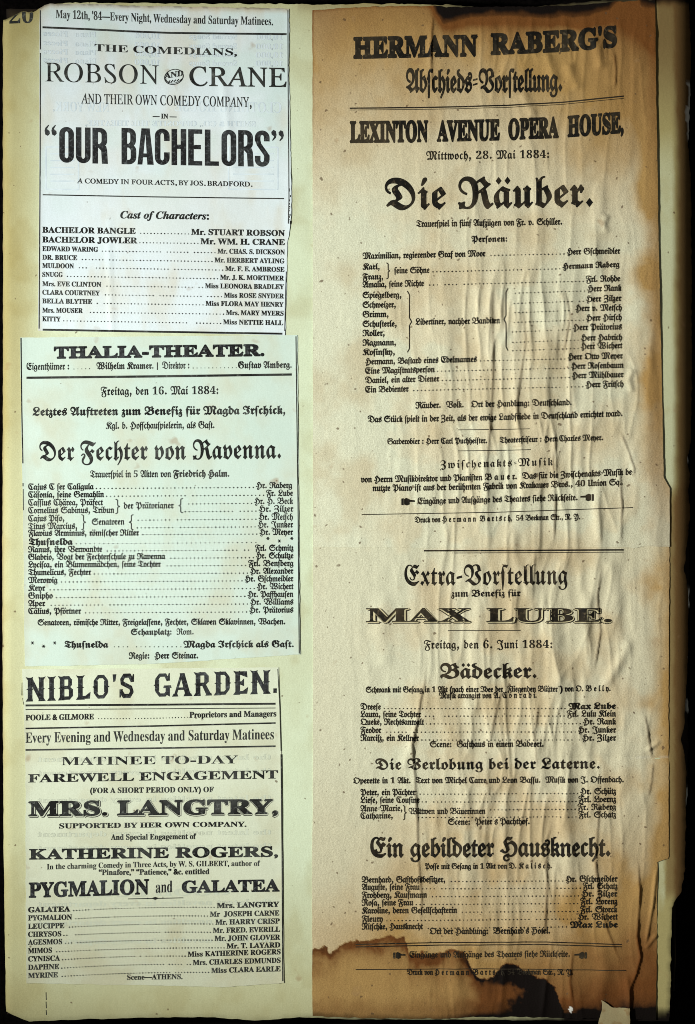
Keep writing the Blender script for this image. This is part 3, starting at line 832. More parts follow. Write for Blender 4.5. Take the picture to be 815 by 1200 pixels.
rowsb = [('Cajus C ſer Caligula', 110, 573.8, 'Hr. Raberg', 300, 342.5, 571.8, 7.0, o), ('Cäsonia, seine Gemahlin', 122, 583, 'Fr. Lube', 312, 343.5, 581, 7.0, o),
         ('Flavius Arminius, römischer Ritter', 163, 628, 'Hr. Meyer', 304, 343.5, 626.6, 7.0, o), ('Ranus, ihre Verwandte', 120, 647.2, 'Frl. Schmitz', 299, 344, 645.2, 7.0, o),
         ('Glabrio, Vogt der Fechterschule zu Ravenna', 194, 656, 'Hr. Schultze', 300, 344, 654.2, 7.0, o), ('Lycisca, ein Blumenmädchen, seine Tochter', 188.6, 665, 'Frl. Bensberg', 291, 344, 663.2, 7.0, o),
         ('Thumelicus, Fechter', 107, 674, 'Hr. Alexander', 293, 344, 672.2, 7.0, o), ('Merowig', 67.4, 683.2, 'Hr. Gschmeidler', 286.7, 344, 681.2, 7.0, o),
         ('Keyr', 53, 692.3, 'Hr. Wichert', 301, 344, 690.3, 7.0, o), ('Gnipho', 62, 701.4, 'Hr. Paffhausen', 290, 344, 699.4, 7.0, o),
         ('Aper', 53, 710.4, 'Hr. Williams', 293, 344, 708.4, 7.0, o), ('Cälius, Pförtner', 95, 719.5, 'Hr. Prätorius', 292, 344, 717.8, 7.0, o)]
cast_rows(B, rowsb, 33, 'FR', 4.6, r=0.85)
def braced(P, roles, xl, actors, note, dotx, f='FR', cap=7.4, off=0.014, step=4.6):
    for l, lx, ly in roles: P.text(l, f, xl, lx, ly, ly - 0.5, cap, off)
    if note: P.text(note[0], f, note[1], note[2], note[3], note[3] - 0.4, cap, off)
    for (rt, r0, r1, ry), dx in zip(actors, dotx):
        P.text(rt, f, r0, r1, ry + 0.3, ry, cap, off)
        if dx: P.dots(dx[0], r0 - 3, dx[1], ry + 0.3, step, 0.85)
    P.out('cast_line')
braced(B, [('Cassius Chärea, Präfect', 120.7, 592.4), ('Cornelius Sabinus, Tribun', 134, 601.5)], 33, [('Hr. H. Beck', 298, 343.5, 590.4), ('Hr. Zilzer', 303, 344, 599.5)],
       ('der Prätorianer', 145, 203.7, 596), [(217, 591.5), (217, 600.5)])
B.brace(138, 585, 602, 5, False); B.brace(212, 584, 601, 5, True)
braced(B, [('Cajus Piso,', 75.5, 611), ('Titus Marcius,', 90.5, 620.2)], 33, [('Hr. Metsch', 303, 343.5, 609), ('Hr. Junker', 302, 343.5, 618)],
       ('Senatoren', 107.6, 146, 615), [(160, 610.5), (160, 619.5)])
B.brace(98, 603, 621, 5, False); B.brace(154, 603, 621, 5, True)
B.text('Thusnelda', 'FB', 33.7, 85.5, 638.8, 638.4, 7.8, 0.018).dots(88, 300, 638, 636.5, 5.4, 0.7)
def star(P, x, y, r=2.4):
    P.poly([(x + r * (1 if i % 2 == 0 else 0.45) * math.cos(i * math.pi / 6), y + r * (1 if i % 2 == 0 else 0.45) * math.sin(i * math.pi / 6)) for i in range(12)])
for x, y in ((314, 631), (327.5, 634), (342, 631)): star(B, x, y)
B.out('cast_line')
B.text('Senatoren, römische Ritter, Freigelassene, Fechter, Sklaven Sklavinnen, Wachen.', 'FR', 44, 334.5, 732.8, 731.6, 7.0, o).out('text_line')
B.text([('Schauplatz: ', 'FB'), (' Rom.', 'FR')], 'FB', 153.4, 227, 744.2, 743.6, 7.4, 0.008).out('text_line')
for x, y in ((38, 753.5), (51, 757.5), (64, 753.5)): star(B, x, y)
B.text('Thusnelda', 'FB', 75.5, 127, 759, 759, 7.8, 0.016).dots(130, 212, 758.8, 758.8, 5.2, 0.7).text('Magda Irschick als Gast.', 'FB', 215, 344.5, 759, 758.4, 8, 0.012).out('text_line')
B.text('Regie:  Herr Steinar.', 'FR', 151, 232.4, 772, 771.6, 7.4, 0.022).out('text_line')
B.bar([(24.6, 396), (25.5, 480), (26.8, 543)], 1.0).bar([(27, 566), (27, 570)], 0.8).bar([(27.2, 573), (27.4, 598)], 0.6).out('border_rule')
B.bar([(347, 394), (348, 480), (349.5, 600), (350.8, 766)], 0.9).out('border_rule')

# ------------------------------------------------------------------ clipping 3
cc = thing('newspaper_clipping', 'grey cream clipping headed by spurred ornamental capitals, lowest in the left column', 'clipping', 180, 968, 0.5, CLIPS)
cc_xl = rough(pl([(780, 26), (900, 30), (1000, 30), (1155, 31)]), 0.6, 8, 1)
cc_xr = rough(pl([(780, 326.5), (900, 330.5), (1060, 332), (1155, 333)]), 0.5, 9, 2)
cc_yt = rough(pl([(20, 784), (180, 783.5), (330, 782)]), 0.5, 9, 3)
cc_yb = rough(pl([(20, 1152), (180, 1155), (260, 1157), (332, 1152)]), 0.8, 9, 4)
def cc_at(x, y):
    n = fbm(x / 35.0, y / 35.0, 5)
    return {'tan': 0.5 * sst(0.45, 0.75, n) + 0.45 * sst(930, 1150, y)}
sheet('paper', cc, M['clip_c'], cc_xl, cc_xr, cc_yt, cc_yb, 3.0, H_clip_c, 0.35, cc_at)
G = Press(cc, H_clip_c, M['ghost_c'], lift=0.10)
for y in (890, 906, 938, 978, 994, 1060, 1082, 1104): G.text('the latest novelties in every department', 'SB', 44, 318, y + 3, y, 6, mirror=True)
G.text('GOOD LUCK', 'SB', 90, 270, 1052, 1049, 8, mirror=True)
G.out('show_through_print')
D = Press(cc, H_clip_c, M['ink'])

def spurred(P, word, x0, x1, y0, y1, cap):
    """chamfered capitals with wedge feet and pointed spurs half way up the stems"""
    s, k = 0.27, 0.16
    def stem(x, y=(0, 1), sp=True, wl=.13, wr=.13):
        a, b = y
        out = [[(x, a), (x + s, a), (x + s, b), (x, b)]]
        for yy, d in ((0, 1), (1, -1)):
            if a <= yy <= b: out.append([(x - wl, yy - d * .035), (x + s / 2, yy + d * 0.02), (x + s + wr, yy - d * .035), (x + s, yy + d * .11), (x, yy + d * .11)])
        if sp: out.append([(x - .09, .5), (x + s / 2, .42), (x + s + .09, .5), (x + s / 2, .58)])
        return out
    def stroke(pts, w):
        out = []
        for (ax, ay), (bx, by) in zip(pts[:-1], pts[1:]):
            l = math.hypot(bx - ax, by - ay); nx, ny = -(by - ay) / l * w / 2, (bx - ax) / l * w / 2
            ex, ey = (bx - ax) / l * w * .2, (by - ay) / l * w * .2
            out.append([(ax + nx - ex, ay + ny - ey), (bx + nx + ex, by + ny + ey), (bx - nx + ex, by - ny + ey), (ax - nx - ex, ay - ny - ey)])
        return out
    t = 0.15
    g = {'I': (stem(.12), .52),
         'N': (stem(.05, wr=.04) + stem(.72, wl=.04) + [[(.05, 1), (.30, 1), (.99, 0), (.74, 0)]], 1.08),
         'B': (stem(.1, wl=.12, wr=0) + stroke([(.3, .94), (.62, .94), (.72, .84), (.72, .64), (.6, .52), (.3, .52)], t) + stroke([(.3, .06), (.66, .06), (.78, .17), (.78, .4), (.62, .52)], t)
               + [[(.6, .6), (.82, .6), (.82, .88), (.6, .88)], [(.64, .12), (.88, .12), (.88, .44), (.64, .44)]], .96),
         'L': (stem(.1) + [[(.3, 0), (.8, 0), (.84, .3), (.74, .13), (.3, .13)]], .88),
         'O': (stroke([(.3, .94), (.6, .94), (.78, .76), (.78, .24), (.6, .06), (.3, .06), (.12, .24), (.12, .76), (.3, .94)], t) + [[(.02, .25), (.26, .25), (.26, .75), (.02, .75)], [(.64, .25), (.88, .25), (.88, .75), (.64, .75)],
                [(-.06, .5), (.1, .42), (.1, .58)], [(.96, .5), (.8, .42), (.8, .58)]], .94),
         'S': (stroke([(.74, .72), (.6, .94), (.28, .94), (.14, .78), (.16, .62), (.66, .42), (.74, .24), (.6, .06), (.26, .06), (.1, .26)], t * 1.25) + [[(.66, .66), (.86, .66), (.86, 1.0), (.8, 1.0)], [(0, .36), (.2, .36), (.06, 0), (0, 0)]], .88),
         'G': (stroke([(.76, .72), (.62, .94), (.3, .94), (.12, .76), (.12, .24), (.3, .06), (.6, .06), (.76, .22)], t) + [[(.02, .25), (.26, .25), (.26, .75), (.02, .75)], [(.64, .08), (.88, -.02), (.88, .44), (.64, .44)], [(.5, .36), (.98, .36), (.94, .48), (.54, .48)],
                [(.68, .68), (.88, .68), (.88, 1.02), (.82, 1.02)], [(-.06, .5), (.1, .42), (.1, .58)]], .98),
         'A': ([[(.0, 0), (.16, 0), (.52, 1), (.40, 1)], [(.34, 1), (.62, 1), (.98, 0), (.68, 0)], [(.2, .26), (.76, .26), (.76, .37), (.2, .37)],
                [(-.1, -.03), (.26, -.03), (.2, .1), (-.02, .1)], [(.56, -.03), (1.08, -.03), (1.0, .1), (.64, .1)]], 1.04),
         'R': (stem(.1, wr=.02) + stroke([(.3, .94), (.62, .94), (.74, .84), (.74, .6), (.6, .48), (.3, .48)], t) + [[(.6, .56), (.85, .56), (.85, .86), (.6, .86)], [(.44, .48), (.68, .48), (.98, .04), (.72, .0)], [(.66, -.03), (1.04, -.03), (1.0, .09), (.74, .09)]], 1.04),
         'D': (stem(.1, wr=0) + stroke([(.3, .94), (.62, .94), (.8, .76), (.8, .24), (.62, .06), (.3, .06)], t) + [[(.66, .25), (.9, .25), (.9, .75), (.66, .75)], [(.98, .5), (.84, .42), (.84, .58)]], 1.0),
         'E': (stem(.1, wr=0) + [[(.3, 1), (.76, 1), (.8, .72), (.7, .87), (.3, .87)], [(.3, 0), (.78, 0), (.84, .3), (.72, .13), (.3, .13)], [(.3, .56), (.5, .56), (.6, .68), (.6, .34), (.5, .44), (.3, .44)]], .9),
         "'": ([[(.08, 1.02), (.3, 1.02), (.24, .72), (.12, .68)]], .36), '.': ([[(.06, 0), (.26, 0), (.26, .2), (.06, .2)]], .3), ' ': ([], .42)}
    x = 0; ps = []
    for c in word:
        a, w = g[c]
        ps += [[(px + x, py) for px, py in p] for p in a]; x += w + 0.13
    mx = max(px for p in ps for px, py in p); mn = min(px for p in ps for px, py in p)
    for p in ps:
        P.poly([(x0 + (px - mn) / (mx - mn) * (x1 - x0), y0 + (y1 - y0) * (px - mn) / (mx - mn) - py * cap) for px, py in p])
spurred(D, "NIBLO'S", 30, 157, 821.5, 817, 27); spurred(D, 'GARDEN.', 180, 324.5, 816.5, 812, 26.5)
D.out('headline', M['ink_worn'], 'large spurred ornamental capitals')
D.bar([(30, 826.8), (180, 826), (323, 824.8)], 1.9).bar([(30, 831.6), (180, 830.8), (323, 829.8)], 0.8).out('rule')
D.text('POOLE & GILMORE', 'SB', 30, 110, 844.3, 843, 6.2, 0.012).text('Proprietors and Managers', 'SB', 222, 324, 841.2, 839.6, 6.6, 0.012).dots(113, 220, 843, 841.4, 3.6, 0.7, 0.06, sag=0.6).out('text_line')
D.bar([(30, 853.8), (180, 851), (323, 847.4)], 1.5).out('rule')
D.text('Every Evening and Wednesday and Saturday Matinees', 'SB', 30, 321, 870.6, 866.4, 12, 0.0).out('text_line')
D.bar([(30, 879), (180, 877), (323, 874.6)], 1.6).out('rule')
D.text('MATINEE TO-DAY', 'SB', 72, 279, 896.8, 894.8, 9.4, -0.006).out('text_line')
D.text('FAREWELL ENGAGEMENT', 'SB', 33, 326, 917, 912.3, 9.4, 0.012).out('headline')
D.text('(FOR A SHORT PERIOD ONLY) OF', 'SB', 105.6, 250.5, 929.6, 928.4, 6, 0.008).out('text_line')
D.text('MRS. LANGTRY,', 'SB', 33.7, 327, 957, 954.3, 16.4, (0.044, 0.066)).out('headline', M['ink'])
D.text('MRS. LANGTRY,', 'SB', 33.7, 327, 956.6, 953.9, 16, (0.032, 0.05)); D.lift = 0.30; D.out('unprinted_line', M['gap_a'])
D.text('MRS. LANGTRY,', 'SB', 33.2, 326.2, 956.0, 953.3, 15.8, (0.022, 0.036)); D.lift = 0.38; D.out('headline'); D.lift = 0.22
D.text('SUPPORTED BY HER OWN COMPANY.', 'SB', 69.4, 289, 970.9, 968.8, 5.6, 0.008).out('text_line')
D.text('And Special Engagement of', 'SB', 130, 230, 984.4, 983.4, 6.2, 0.01).out('text_line')
D.text('KATHERINE ROGERS,', 'SB', 34, 326, 1007, 1003.8, 11.4, (0.02, 0.034)).out('headline')
D.text('In the charming Comedy in Three Acts, by W. S. GILBERT, author of', 'SB', 55, 305, 1019, 1015, 6.2, -0.002, mid=1016.2).out('text_line')
D.text('“Pinafore,” “Patience,” &c. entitled', 'SB', 115.7, 245.5, 1025.6, 1024.6, 6.2, 0.01).out('text_line')
D.text('PYGMALION', 'SB', 33.7, 175, 1051.6, 1047.4, 16.4, (0.024, 0.036)).text('and', 'SB', 182.6, 202, 1046.4, 1045.6, 13.5, -0.006).text('GALATEA', 'SB', 213, 328, 1046.2, 1044.4, 13.2, (0.024, 0.036)).out('headline', M['ink_worn'])
D.bar([(150, 1053.6), (215, 1052.4)], 0.8).poly([(177, 1053), (182, 1051.2), (187, 1052.8), (182, 1054.8)], [(171, 1053.1), (173, 1052.2), (175, 1053), (173, 1054)], [(189, 1052.8), (191, 1051.8), (193, 1052.6), (191, 1053.6)]).out('ornament')
rowsc = [('GALATEA', 82.5, 1069.3, 'Mrs. LANGTRY', 254, 327.5, 1062.8, 5.8, 0.02), ('PYGMALION', 84.5, 1078.8, 'Mr  JOSEPH CARNE', 246, 327.5, 1073, 5.8, 0.012),
         ('LEUCIPPE', 75.5, 1088.6, 'Mr. HARRY CRISP', 252.5, 328, 1082.4, 5.8, 0.012), ('CHRYSOS', 72, 1098, 'Mr. FRED. EVERILL', 249.5, 328.5, 1092, 5.8, 0.012),
         ('AGESMOS', 73, 1107.2, 'Mr. JOHN GLOVER', 251.5, 328.5, 1101.4, 5.8, 0.012), ('MIMOS', 61, 1117.2, 'Mr. T. LAYARD', 265.6, 328.5, 1110.4, 5.8, 0.012),
         ('CYNISCA', 70.4, 1126.8, 'Miss KATHERINE ROGERS', 220, 329, 1118.4, 5.8, 0.012), ('DAPHNE', 69.4, 1136.6, 'Mrs. CHARLES EDMUNDS', 226, 329, 1128.4, 5.8, 0.012),
         ('MYRINE', 68, 1146.2, 'Miss CLARA EARLE', 247.5, 329, 1138.4, 5.8, 0.012)]
cast_rows(D, rowsc, 33, 'SB', 3.5, sag=-1.4, r=0.82)
D.text('Scene—ATHENS.', 'SB', 149, 214, 1148.4, 1147.6, 5.8, 0.006).out('text_line')
D.bar([(26, 800), (25.6, 815)], 0.6).bar([(26.4, 818), (28, 826)], 0.4).out('border_rule')
D.bar([(325.6, 784), (328, 830), (329.4, 880)], 0.6).bar([(329.6, 884), (330.8, 1000), (331.6, 1150)], 1.1).out('border_rule')

# ------------------------------------------------------------------ handbills
BILLS = 'handbills pasted on the right half of the page'
hb = thing('handbill', 'buff lower handbill with a black scorched tide stain across its foot', 'handbill', 575, 915, 0.9, BILLS)
hb_xl = rough(pl([(600, 367), (900, 367), (1040, 366), (1200, 366.5)]), 0.6, 14, 4)
hb_xr = rough(pl([(600, 784), (640, 785), (800, 784), (1000, 784), (1006, 784), (1010, 771), (1100, 770), (1200, 769)]), 0.8, 7, 5)
hb_yt = rough(pl([(360, 626), (790, 626)]), 0.4, 9, 6)
hb_yb = rough(pl([(360, 1191), (420, 1194), (520, 1195), (560, 1192), (640, 1193), (700, 1194), (790, 1196)]), 1.2, 8, 7)
tide = pl([(360, 1113), (382, 1111), (387, 1118), (395, 1114), (402, 1108), (418, 1102), (440, 1101), (458, 1099), (474, 1099), (478, 1108), (480, 1120), (490, 1117), (496, 1115), (505, 1119), (520, 1114), (535, 1114),
           (545, 1120), (552, 1134), (562, 1146), (572, 1149), (579, 1144), (584, 1135), (595, 1131), (608, 1132), (616, 1138), (626, 1146), (640, 1147), (650, 1154), (655, 1172), (662, 1190), (680, 1194), (790, 1210)])
def bill_common(x, y):
    n = fbm(x / 42.0, y / 46.0, 5); n2 = fbm(x / 12.0, y / 12.0, 9)
    return n, n2
def hb_at(x, y):
    n, n2 = bill_common(x, y)
    d = y - (tide(x) + 10 * (n2 - 0.5) + 7 * (fbm(x / 4.5, y / 4.5, 2) - 0.5))
    inside = sst(-1.0, 1.5, d)
    band = inside * np.exp(-np.clip(d, 0, 200) / (6.0 + 22 * n * n))
    east = sst(470, 620, x)
    rust = 1.5 * band * (0.55 + 0.9 * n2) + inside * (0.05 + 0.6 * east * (0.5 + n)) + 0.85 * sst(1060, 1160, y + 60 * n - 30) * sst(520, 680, x) + 0.4 * sst(1170, 1194, y + 16 * n2) + 0.18 * sst(900, 1080, y) * sst(640, 760, x) + 0.22 * sst(778, 785, x) * (0.5 + n)
    # scorched black core
    core = np.hypot((x - 638) / 1.2, (y - 1174) / 1.05) - 31 + 16 * (fbm(x / 4.0, y / 4.0, 6) - 0.5) + 26 * (n2 - 0.5)
    core2 = np.hypot((x - 604) / 1.5, (y - 1143) / 0.8) - 15 + 18 * (n2 - 0.5)
    rim = inside * np.exp(-np.clip(d, 0, 99) / (2.0 + 5 * n2)) * (0.35 + 0.65 * sst(.38, .6, fbm(x / 20.0, y / 20.0, 13)))
    char = 0.6 * rim + inside * (sst(10, -8, core) + 0.95 * sst(6, -6, core2)) + 0.75 * inside * east * band + 0.9 * sst(1181, 1192, y + 14 * (n2 - .5)) * sst(575, 640, x) \
        + 0.8 * inside * sst(505, 560, x) * sst(12, 0, d) * sst(0.4, 0.55, n2) + 0.75 * sst(1172, 1193, y + 20 * (n2 - .5)) * sst(510, 590, x) + 0.5 * sst(1150, 1195, y + 20 * (n2 - .5)) * sst(650, 700, x) + 0.55 * sst(7, 0, hb_yb(x) - y + 5 * n2 - 2)
    tan = 0.12 + 0.28 * sst(0.45, 0.75, n) * sst(420, 520, x) + 0.75 * sst(985, 1150, y + 60 * (n - .5)) * (0.35 + 0.65 * sst(366, 470, x)) + 0.8 * inside + 0.8 * sst(745, 786, x + 30 * n - 15) + 0.15 * sst(870, 1000, y) + 0.5 * sst(650, 760, x) * sst(900, 1080, y)
    tint = (0.95 * sst(560, 400, x + 60 * (n - .5)) + 0.4 * sst(0.55, 0.4, n)) * sst(1110, 1000, y)
    torn = 0.9 * (np.hypot((x - 669) / 1.0, (y - 1183) / 1.8) < 2.2) + 0.12 * sst(2.2, 0.8, np.abs(y - (888 - (x - 735) * .02))) * sst(735, 745, x) * (n2 > 0.35)
    return {'tan': tan, 'rust': rust + 0.4 * fold_stain_shade(x, y), 'char': char, 'tint': tint, 'torn': torn}
sheet('paper', hb, M['bill_b'], hb_xl, hb_xr, hb_yt, hb_yb, 1.35, H_bill_lower, 0.5, hb_at)

ha = thing('handbill', 'brown water-stained upper handbill with a charred top edge and wrinkled right side', 'handbill', 575, 325, 2.3, BILLS)
ha_xl = rough(pl([(0, 366), (100, 366.5), (640, 367)]), 0.6, 14, 8)
ha_xr = rough(pl([(0, 768), (100, 769), (300, 772.5), (450, 776), (558, 778), (561, 779), (572, 785), (640, 785)]), 0.5, 9, 9)
ha_yt = rough(pl([(360, 12.5), (400, 9.5), (440, 7.5), (500, 7), (508, 6), (520, 8), (600, 8), (680, 6), (720, 2), (770, 0)]), 1.0, 6, 10)
ha_yb = rough(pl([(360, 641), (500, 642), (640, 642), (738, 641), (742, 643), (752, 640), (790, 641)]), 0.8, 8, 11)
burn = pl([(360, -30), (500, -10), (514, 20), (520, 28), (536, 25), (552, 20), (580, 19), (610, 18), (622, 21), (645, 21), (655, 18), (676, 21), (692, 20), (700, 15), (714, 11), (724, 1), (745, -4), (752, 8), (768, 11), (800, 10)])
def ha_at(x, y):
    n, n2 = bill_common(x, y)
    d = burn(x) + 7 * (n2 - 0.5) - y
    char = sst(-1.2, 1.6, d) * (0.55 + 0.45 * sst(1, 8, d)) 
    rust = 0.75 * sst(-22, 0, d) * (0.4 + n) + 0.55 * sst(110, 10, y + 60 * n) + 0.62 * sst(650, 765, x + 50 * (n - .5)) * sst(230, 40, y + 60 * (n - .5)) + 0.3 * sst(480, 560, x) * sst(75, 25, y + 30 * (n - .5)) + 0.30 * sst(4, 0, y - ha_yt(x)) + 0.28 * sst(756, 772, x + 8 * n2) + 0.5 * sst(3.0, 0.5, x - 366) * sst(200, 80, y)
    tan = 1.0 * sst(215, 20, y + 120 * (n - .5) - 70 * sst(560, 700, x) - 40 * sst(420, 366, x)) * (0.85 + 0.15 * sst(366, 420, x)) + 0.25 * sst(0.5, 0.75, n) + 0.9 * sst(735, 772, x + 40 * (n - .5)) * sst(640, 480, y) + 0.5 * sst(680, 760, x) * sst(180, 40, y)
    tint = 0.9 * sst(520, 400, x + 60 * (n - .5)) * sst(150, 300, y) + 0.55 * sst(0.5, 0.35, n) * sst(180, 330, y)
    return {'tan': tan, 'rust': rust + 0.4 * fold_stain_shade(x, y), 'char': char, 'tint': tint}
sheet('paper', ha, M['bill_a'], ha_xl, ha_xr, ha_yt, ha_yb, 1.35, H_bill_upper, 0.5, ha_at)

E = Press(ha, H_bill_upper, M['ink_bill'], L=3.0, lift=0.3)
E.text('HERMANN', 'SB', 414, 560, 67.3, 64.3, 22, (0.032, 0.062)).text("RABERG'S", 'SB', 575, 723, 63, 54, 22, (0.032, 0.062), mid=59.8).out('headline')
E.text('Abschieds=Vorstellung.', 'FR', 476, 659, 107, 106, 26.5, 0.03, mid=107.5).out('headline')
E.bar([(410, 126.9), (500, 126), (594, 123.6), (660, 120), (731, 112.8)], 1.3).bar([(410, 129), (500, 128.2), (594, 126), (660, 122.4), (731, 115.4)], 0.6).out('rule')
E.text('LEXINTON', 'SB', 410, 502, 166.4, 165.4, 23, (0.045, 0.045)).text('AVENUE', 'SB', 512, 586, 165, 163.4, 22.5, (0.045, 0.045)).text('OPERA', 'SB', 595.6, 655, 163, 160.6, 22.5, (0.045, 0.045)).text('HOUSE,', 'SB', 665, 731, 159.8, 154.8, 22.5, (0.045, 0.045)).out('headline')
E.text('Mittwoch, 28. Mai 1884:', 'FR', 499.6, 643.6, 187.2, 185.2, 9.8, 0.02, track=0.05).out('date_line')
E.text('Die Räuber.', 'FB', 451, 695, 245.5, 241.5, 37, 0.008).out('headline', label='largest blackletter title on the sheet')
E.text('Trauerspiel in fünf Aufzügen von Fr. v. Schiller.', 'FR', 488, 659, 266, 263.2, 7.6, 0.022).out('text_line')
E.text('Personen:', 'FB', 552.6, 594.5, 283.8, 283.2, 7.4, 0.01).out('text_line')
def rows2(P, rows, xl, cap=7.2, off=0.022, step=4.5, sag=0.0):
    cast_rows(P, [(l, lx, ly, r, r0, r1, ry, cap, off) for l, lx, ly, r, r0, r1, ry in rows], xl, 'FR', step, sag, r=0.85)
rows2(E, [('Maximilian, regierender Graf von Moor', 569, 303.4, 'Herr Gschmeidler', 664, 727, 297.2), ('Amalia, seine Nichte', 497, 337, 'Frl. Rohde', 686.6, 727, 329.6)], 425)
E.text('Karl,', 'FB', 425, 445, 316, 315.8, 7.4, 0.01).text('Franz,', 'FB', 425, 449, 327.8, 327.4, 7.4, 0.01).text('seine Söhne', 'FR', 462, 503.5, 320.4, 319.8, 7.2, 0.022)
E.text('Hermann Raberg', 'FB', 659, 726, 315.6, 313, 7.2, 0.012).dots(507, 656, 319.6, 316, 4.5, 0.85).out('cast_line')
E.brace(455, 308, 327, 4, False)
band = [('Spiegelberg,', 470.5, 349.2, 'Herr Rank', 688, 728.5, 340.6), ('Schweizer,', 464, 360.6, 'Herr Zilzer', 686.6, 728.5, 352.6), ('Grimm,', 455.5, 371.8, 'Herr v. Metsch', 674, 729, 363.6),
        ('Schusterle,', 465, 383, 'Herr Hirsch', 686.6, 729, 374.8), ('Roller,', 451, 393.8, 'Herr Prätorius', 671, 729, 386), ('Razmann,', 464.4, 405, 'Herr Habrich', 680.5, 729.5, 398.2), ('Kosinsky,', 463, 416, 'Herr Wichert', 680.5, 729.5, 408)]
for l, lx, ly, rt, r0, r1, ry in band:
    E.text(l, 'FR', 425, lx, ly, ly - .4, 7.2, 0.022).text(rt, 'FR', r0, r1, ry + 1.2, ry, 7.2, 0.022).dots(600, r0 - 3, ry + 4.2, ry + 1.4, 4.5, 0.85, 0.08).out('cast_line')
E.text('Libertiner, nachher Banditen', 'FR', 487, 586, 380.6, 379, 7.2, 0.022).out('text_line')
E.brace(480, 341, 413, 5, False); E.brace(593, 338, 411, 5, True)
rows2(E, [('Hermann, Bastard eines Edelmannes', 559, 427.2, 'Herr Otto Meyer', 665, 730, 420), ('Eine Magistrat$person', 509.6, 438, 'Herr Rosenbaum', 669, 731, 431), ('Daniel, ein alter Diener', 515, 449, 'Herr Mühlbauer', 670, 731, 442),
          ('Ein Bedienter', 479, 460, 'Herr Fritsch', 686, 731, 453)], 428)
E.text('Räuber.  Volk.   Ort der Handlung: Deutschland.', 'FR', 487, 670, 478.6, 474.8, 7.4, 0.022).out('text_line')
E.text('Das Stück spielt in der Zeit, als der ewige Landfriede in Deutschland errichtet ward.', 'FR', 431, 729.6, 494.8, 487.6, 7.4, 0.022, mid=492.4).out('text_line')
E.bar([(537, 503.8), (580, 503.4), (621, 502.6)], 0.7).out('rule')
E.text('Garderobier : Herr Carl Puchheister.', 'FR', 454, 571, 520.6, 519.4, 6.8, 0.02).text('Theaterfriseur : Herr Charles Meyer.', 'FR', 585.6, 707, 519, 515.8, 6.8, 0.02).out('text_line')
E.bar([(537, 528.4), (580, 528), (622, 527)], 0.7).out('rule')
E.text('Zwischenakt$=Musik', 'FB', 516, 647.5, 549, 545.4, 9.6, 0.0, track=0.12).out('text_line')
E.text([('von Herrn Musikdirektor und Pianisten ', 'FR'), ('B a u e r.  ', 'FR'), ('Das für die Zwischenakts=Musik be=', 'FR')], 'FR', 423, 743.6, 565.2, 556, 7.4, 0.022, mid=562.2).out('text_line')
E.text([('nutzte Piano ist aus der berühmten Fabrik von ', 'FR'), ('Krakauer Bros.,', 'FR'), (' 40 Union Sq.', 'FR')], 'FR', 436.5, 728.5, 575.4, 568.2, 7.4, 0.022, mid=573).out('text_line')
E.text('Eingänge und Ausgänge des Theaters siehe Rückseite.', 'FR', 489.5, 677, 590.8, 586.2, 7.4, 0.022).out('text_line')
E.hand(470.5, 486.5, 588, False); E.hand(680, 696, 583, True)
E.bar([(424, 603), (580, 600.4), (660, 597.6), (742, 594.8)], 0.8).out('rule')
E.text('Druck von H e r m a n n  B a r t s c h,  54 Beekman Str., N. Y.', 'FR', 486, 680, 612.4, 608.6, 6.6, 0.022).out('text_line')

F = Press(hb, H_bill_lower, M['ink_bill'], L=3.0, lift=0.3)
F.bar([(497, 645.4), (620, 645), (731, 644.4)], 1.5).bar([(530, 648), (620, 647.6), (731, 647)], 0.7).out('rule')
F.text('Extra-Vorstellung', 'FB', 474, 665, 686, 684.8, 24.5, 0.0).out('headline')
F.text('zum Benefiz für', 'FB', 529, 610, 699.4, 698.6, 8.2, 0.004).out('text_line')
for o2, dx, dy, lift, name, ink in ((0.05, 0.8, 1.2, 0.30, 'headline', None), (0.034, 0.3, 0.5, 0.42, 'unprinted_line', M['gap_b']), (0.010, 0, 0, 0.54, 'headline', None)):
    F.lift = lift
    F.text('MAX', 'SB', 429, 552, 728.6, 728.4, 15.6, o2, dx=dx, dy=dy).text('LUBE.', 'SB', 570, 717, 728.4, 728.4, 15.6, o2, dx=dx, dy=dy).out(name, ink)
F.lift = 0.3
F.bar([(525, 739), (610, 738.6)], 0.7).out('rule')
F.text('Freitag, den 6. Juni 1884:', 'FR', 497, 647, 760, 759.2, 9.8, 0.018, track=0.05).out('date_line')
F.text('Bädecker.', 'FB', 516, 629, 795, 794.2, 18, 0.014).out('headline')
F.text('Schwank mit Gesang in 1 Akt (nach einer Idee der „Fliegenden Blätter“) von O. B e l l y.', 'FR', 428.7, 715.7, 811.6, 809.8, 6.8, 0.022).out('text_line')
F.text('Musik arrangirt von A. C o n r a d i.', 'FR', 514.7, 629, 818.4, 817.6, 6.8, 0.022).out('text_line')
rows2(F, [('Dreese', 446.5, 831.6, None, 0, 722, 831), ('Laura, seine Tochter', 493.5, 840.4, 'Frl. Lulu Klein', 664, 722, 839.6), ('Queke, Recht$anwalt', 497, 849.4, 'Hr. Rank', 683, 722, 848.8),
          ('Feodor', 447, 859, 'Hr. Junker', 677, 722, 858.4), ('Narciß, ein Kellner', 491, 868.2, 'Hr. Zilzer', 682, 722, 867.8)], 422.5)
F.text('Max Lube', 'FB', 666, 722, 831.2, 830.6, 7.4, 0.022).dots(450, 662, 831.4, 831, 4.5, 0.85).out('cast_line')
F.text('Scene:  Gasthau$ in einem Badeort.', 'FR', 504, 637, 875.6, 874.8, 7.2, 0.022).out('text_line')
F.text('Die Verlobung bei der Laterne.', 'FB', 440, 703, 902, 900.6, 13.2, 0.012, track=0.02).out('headline')
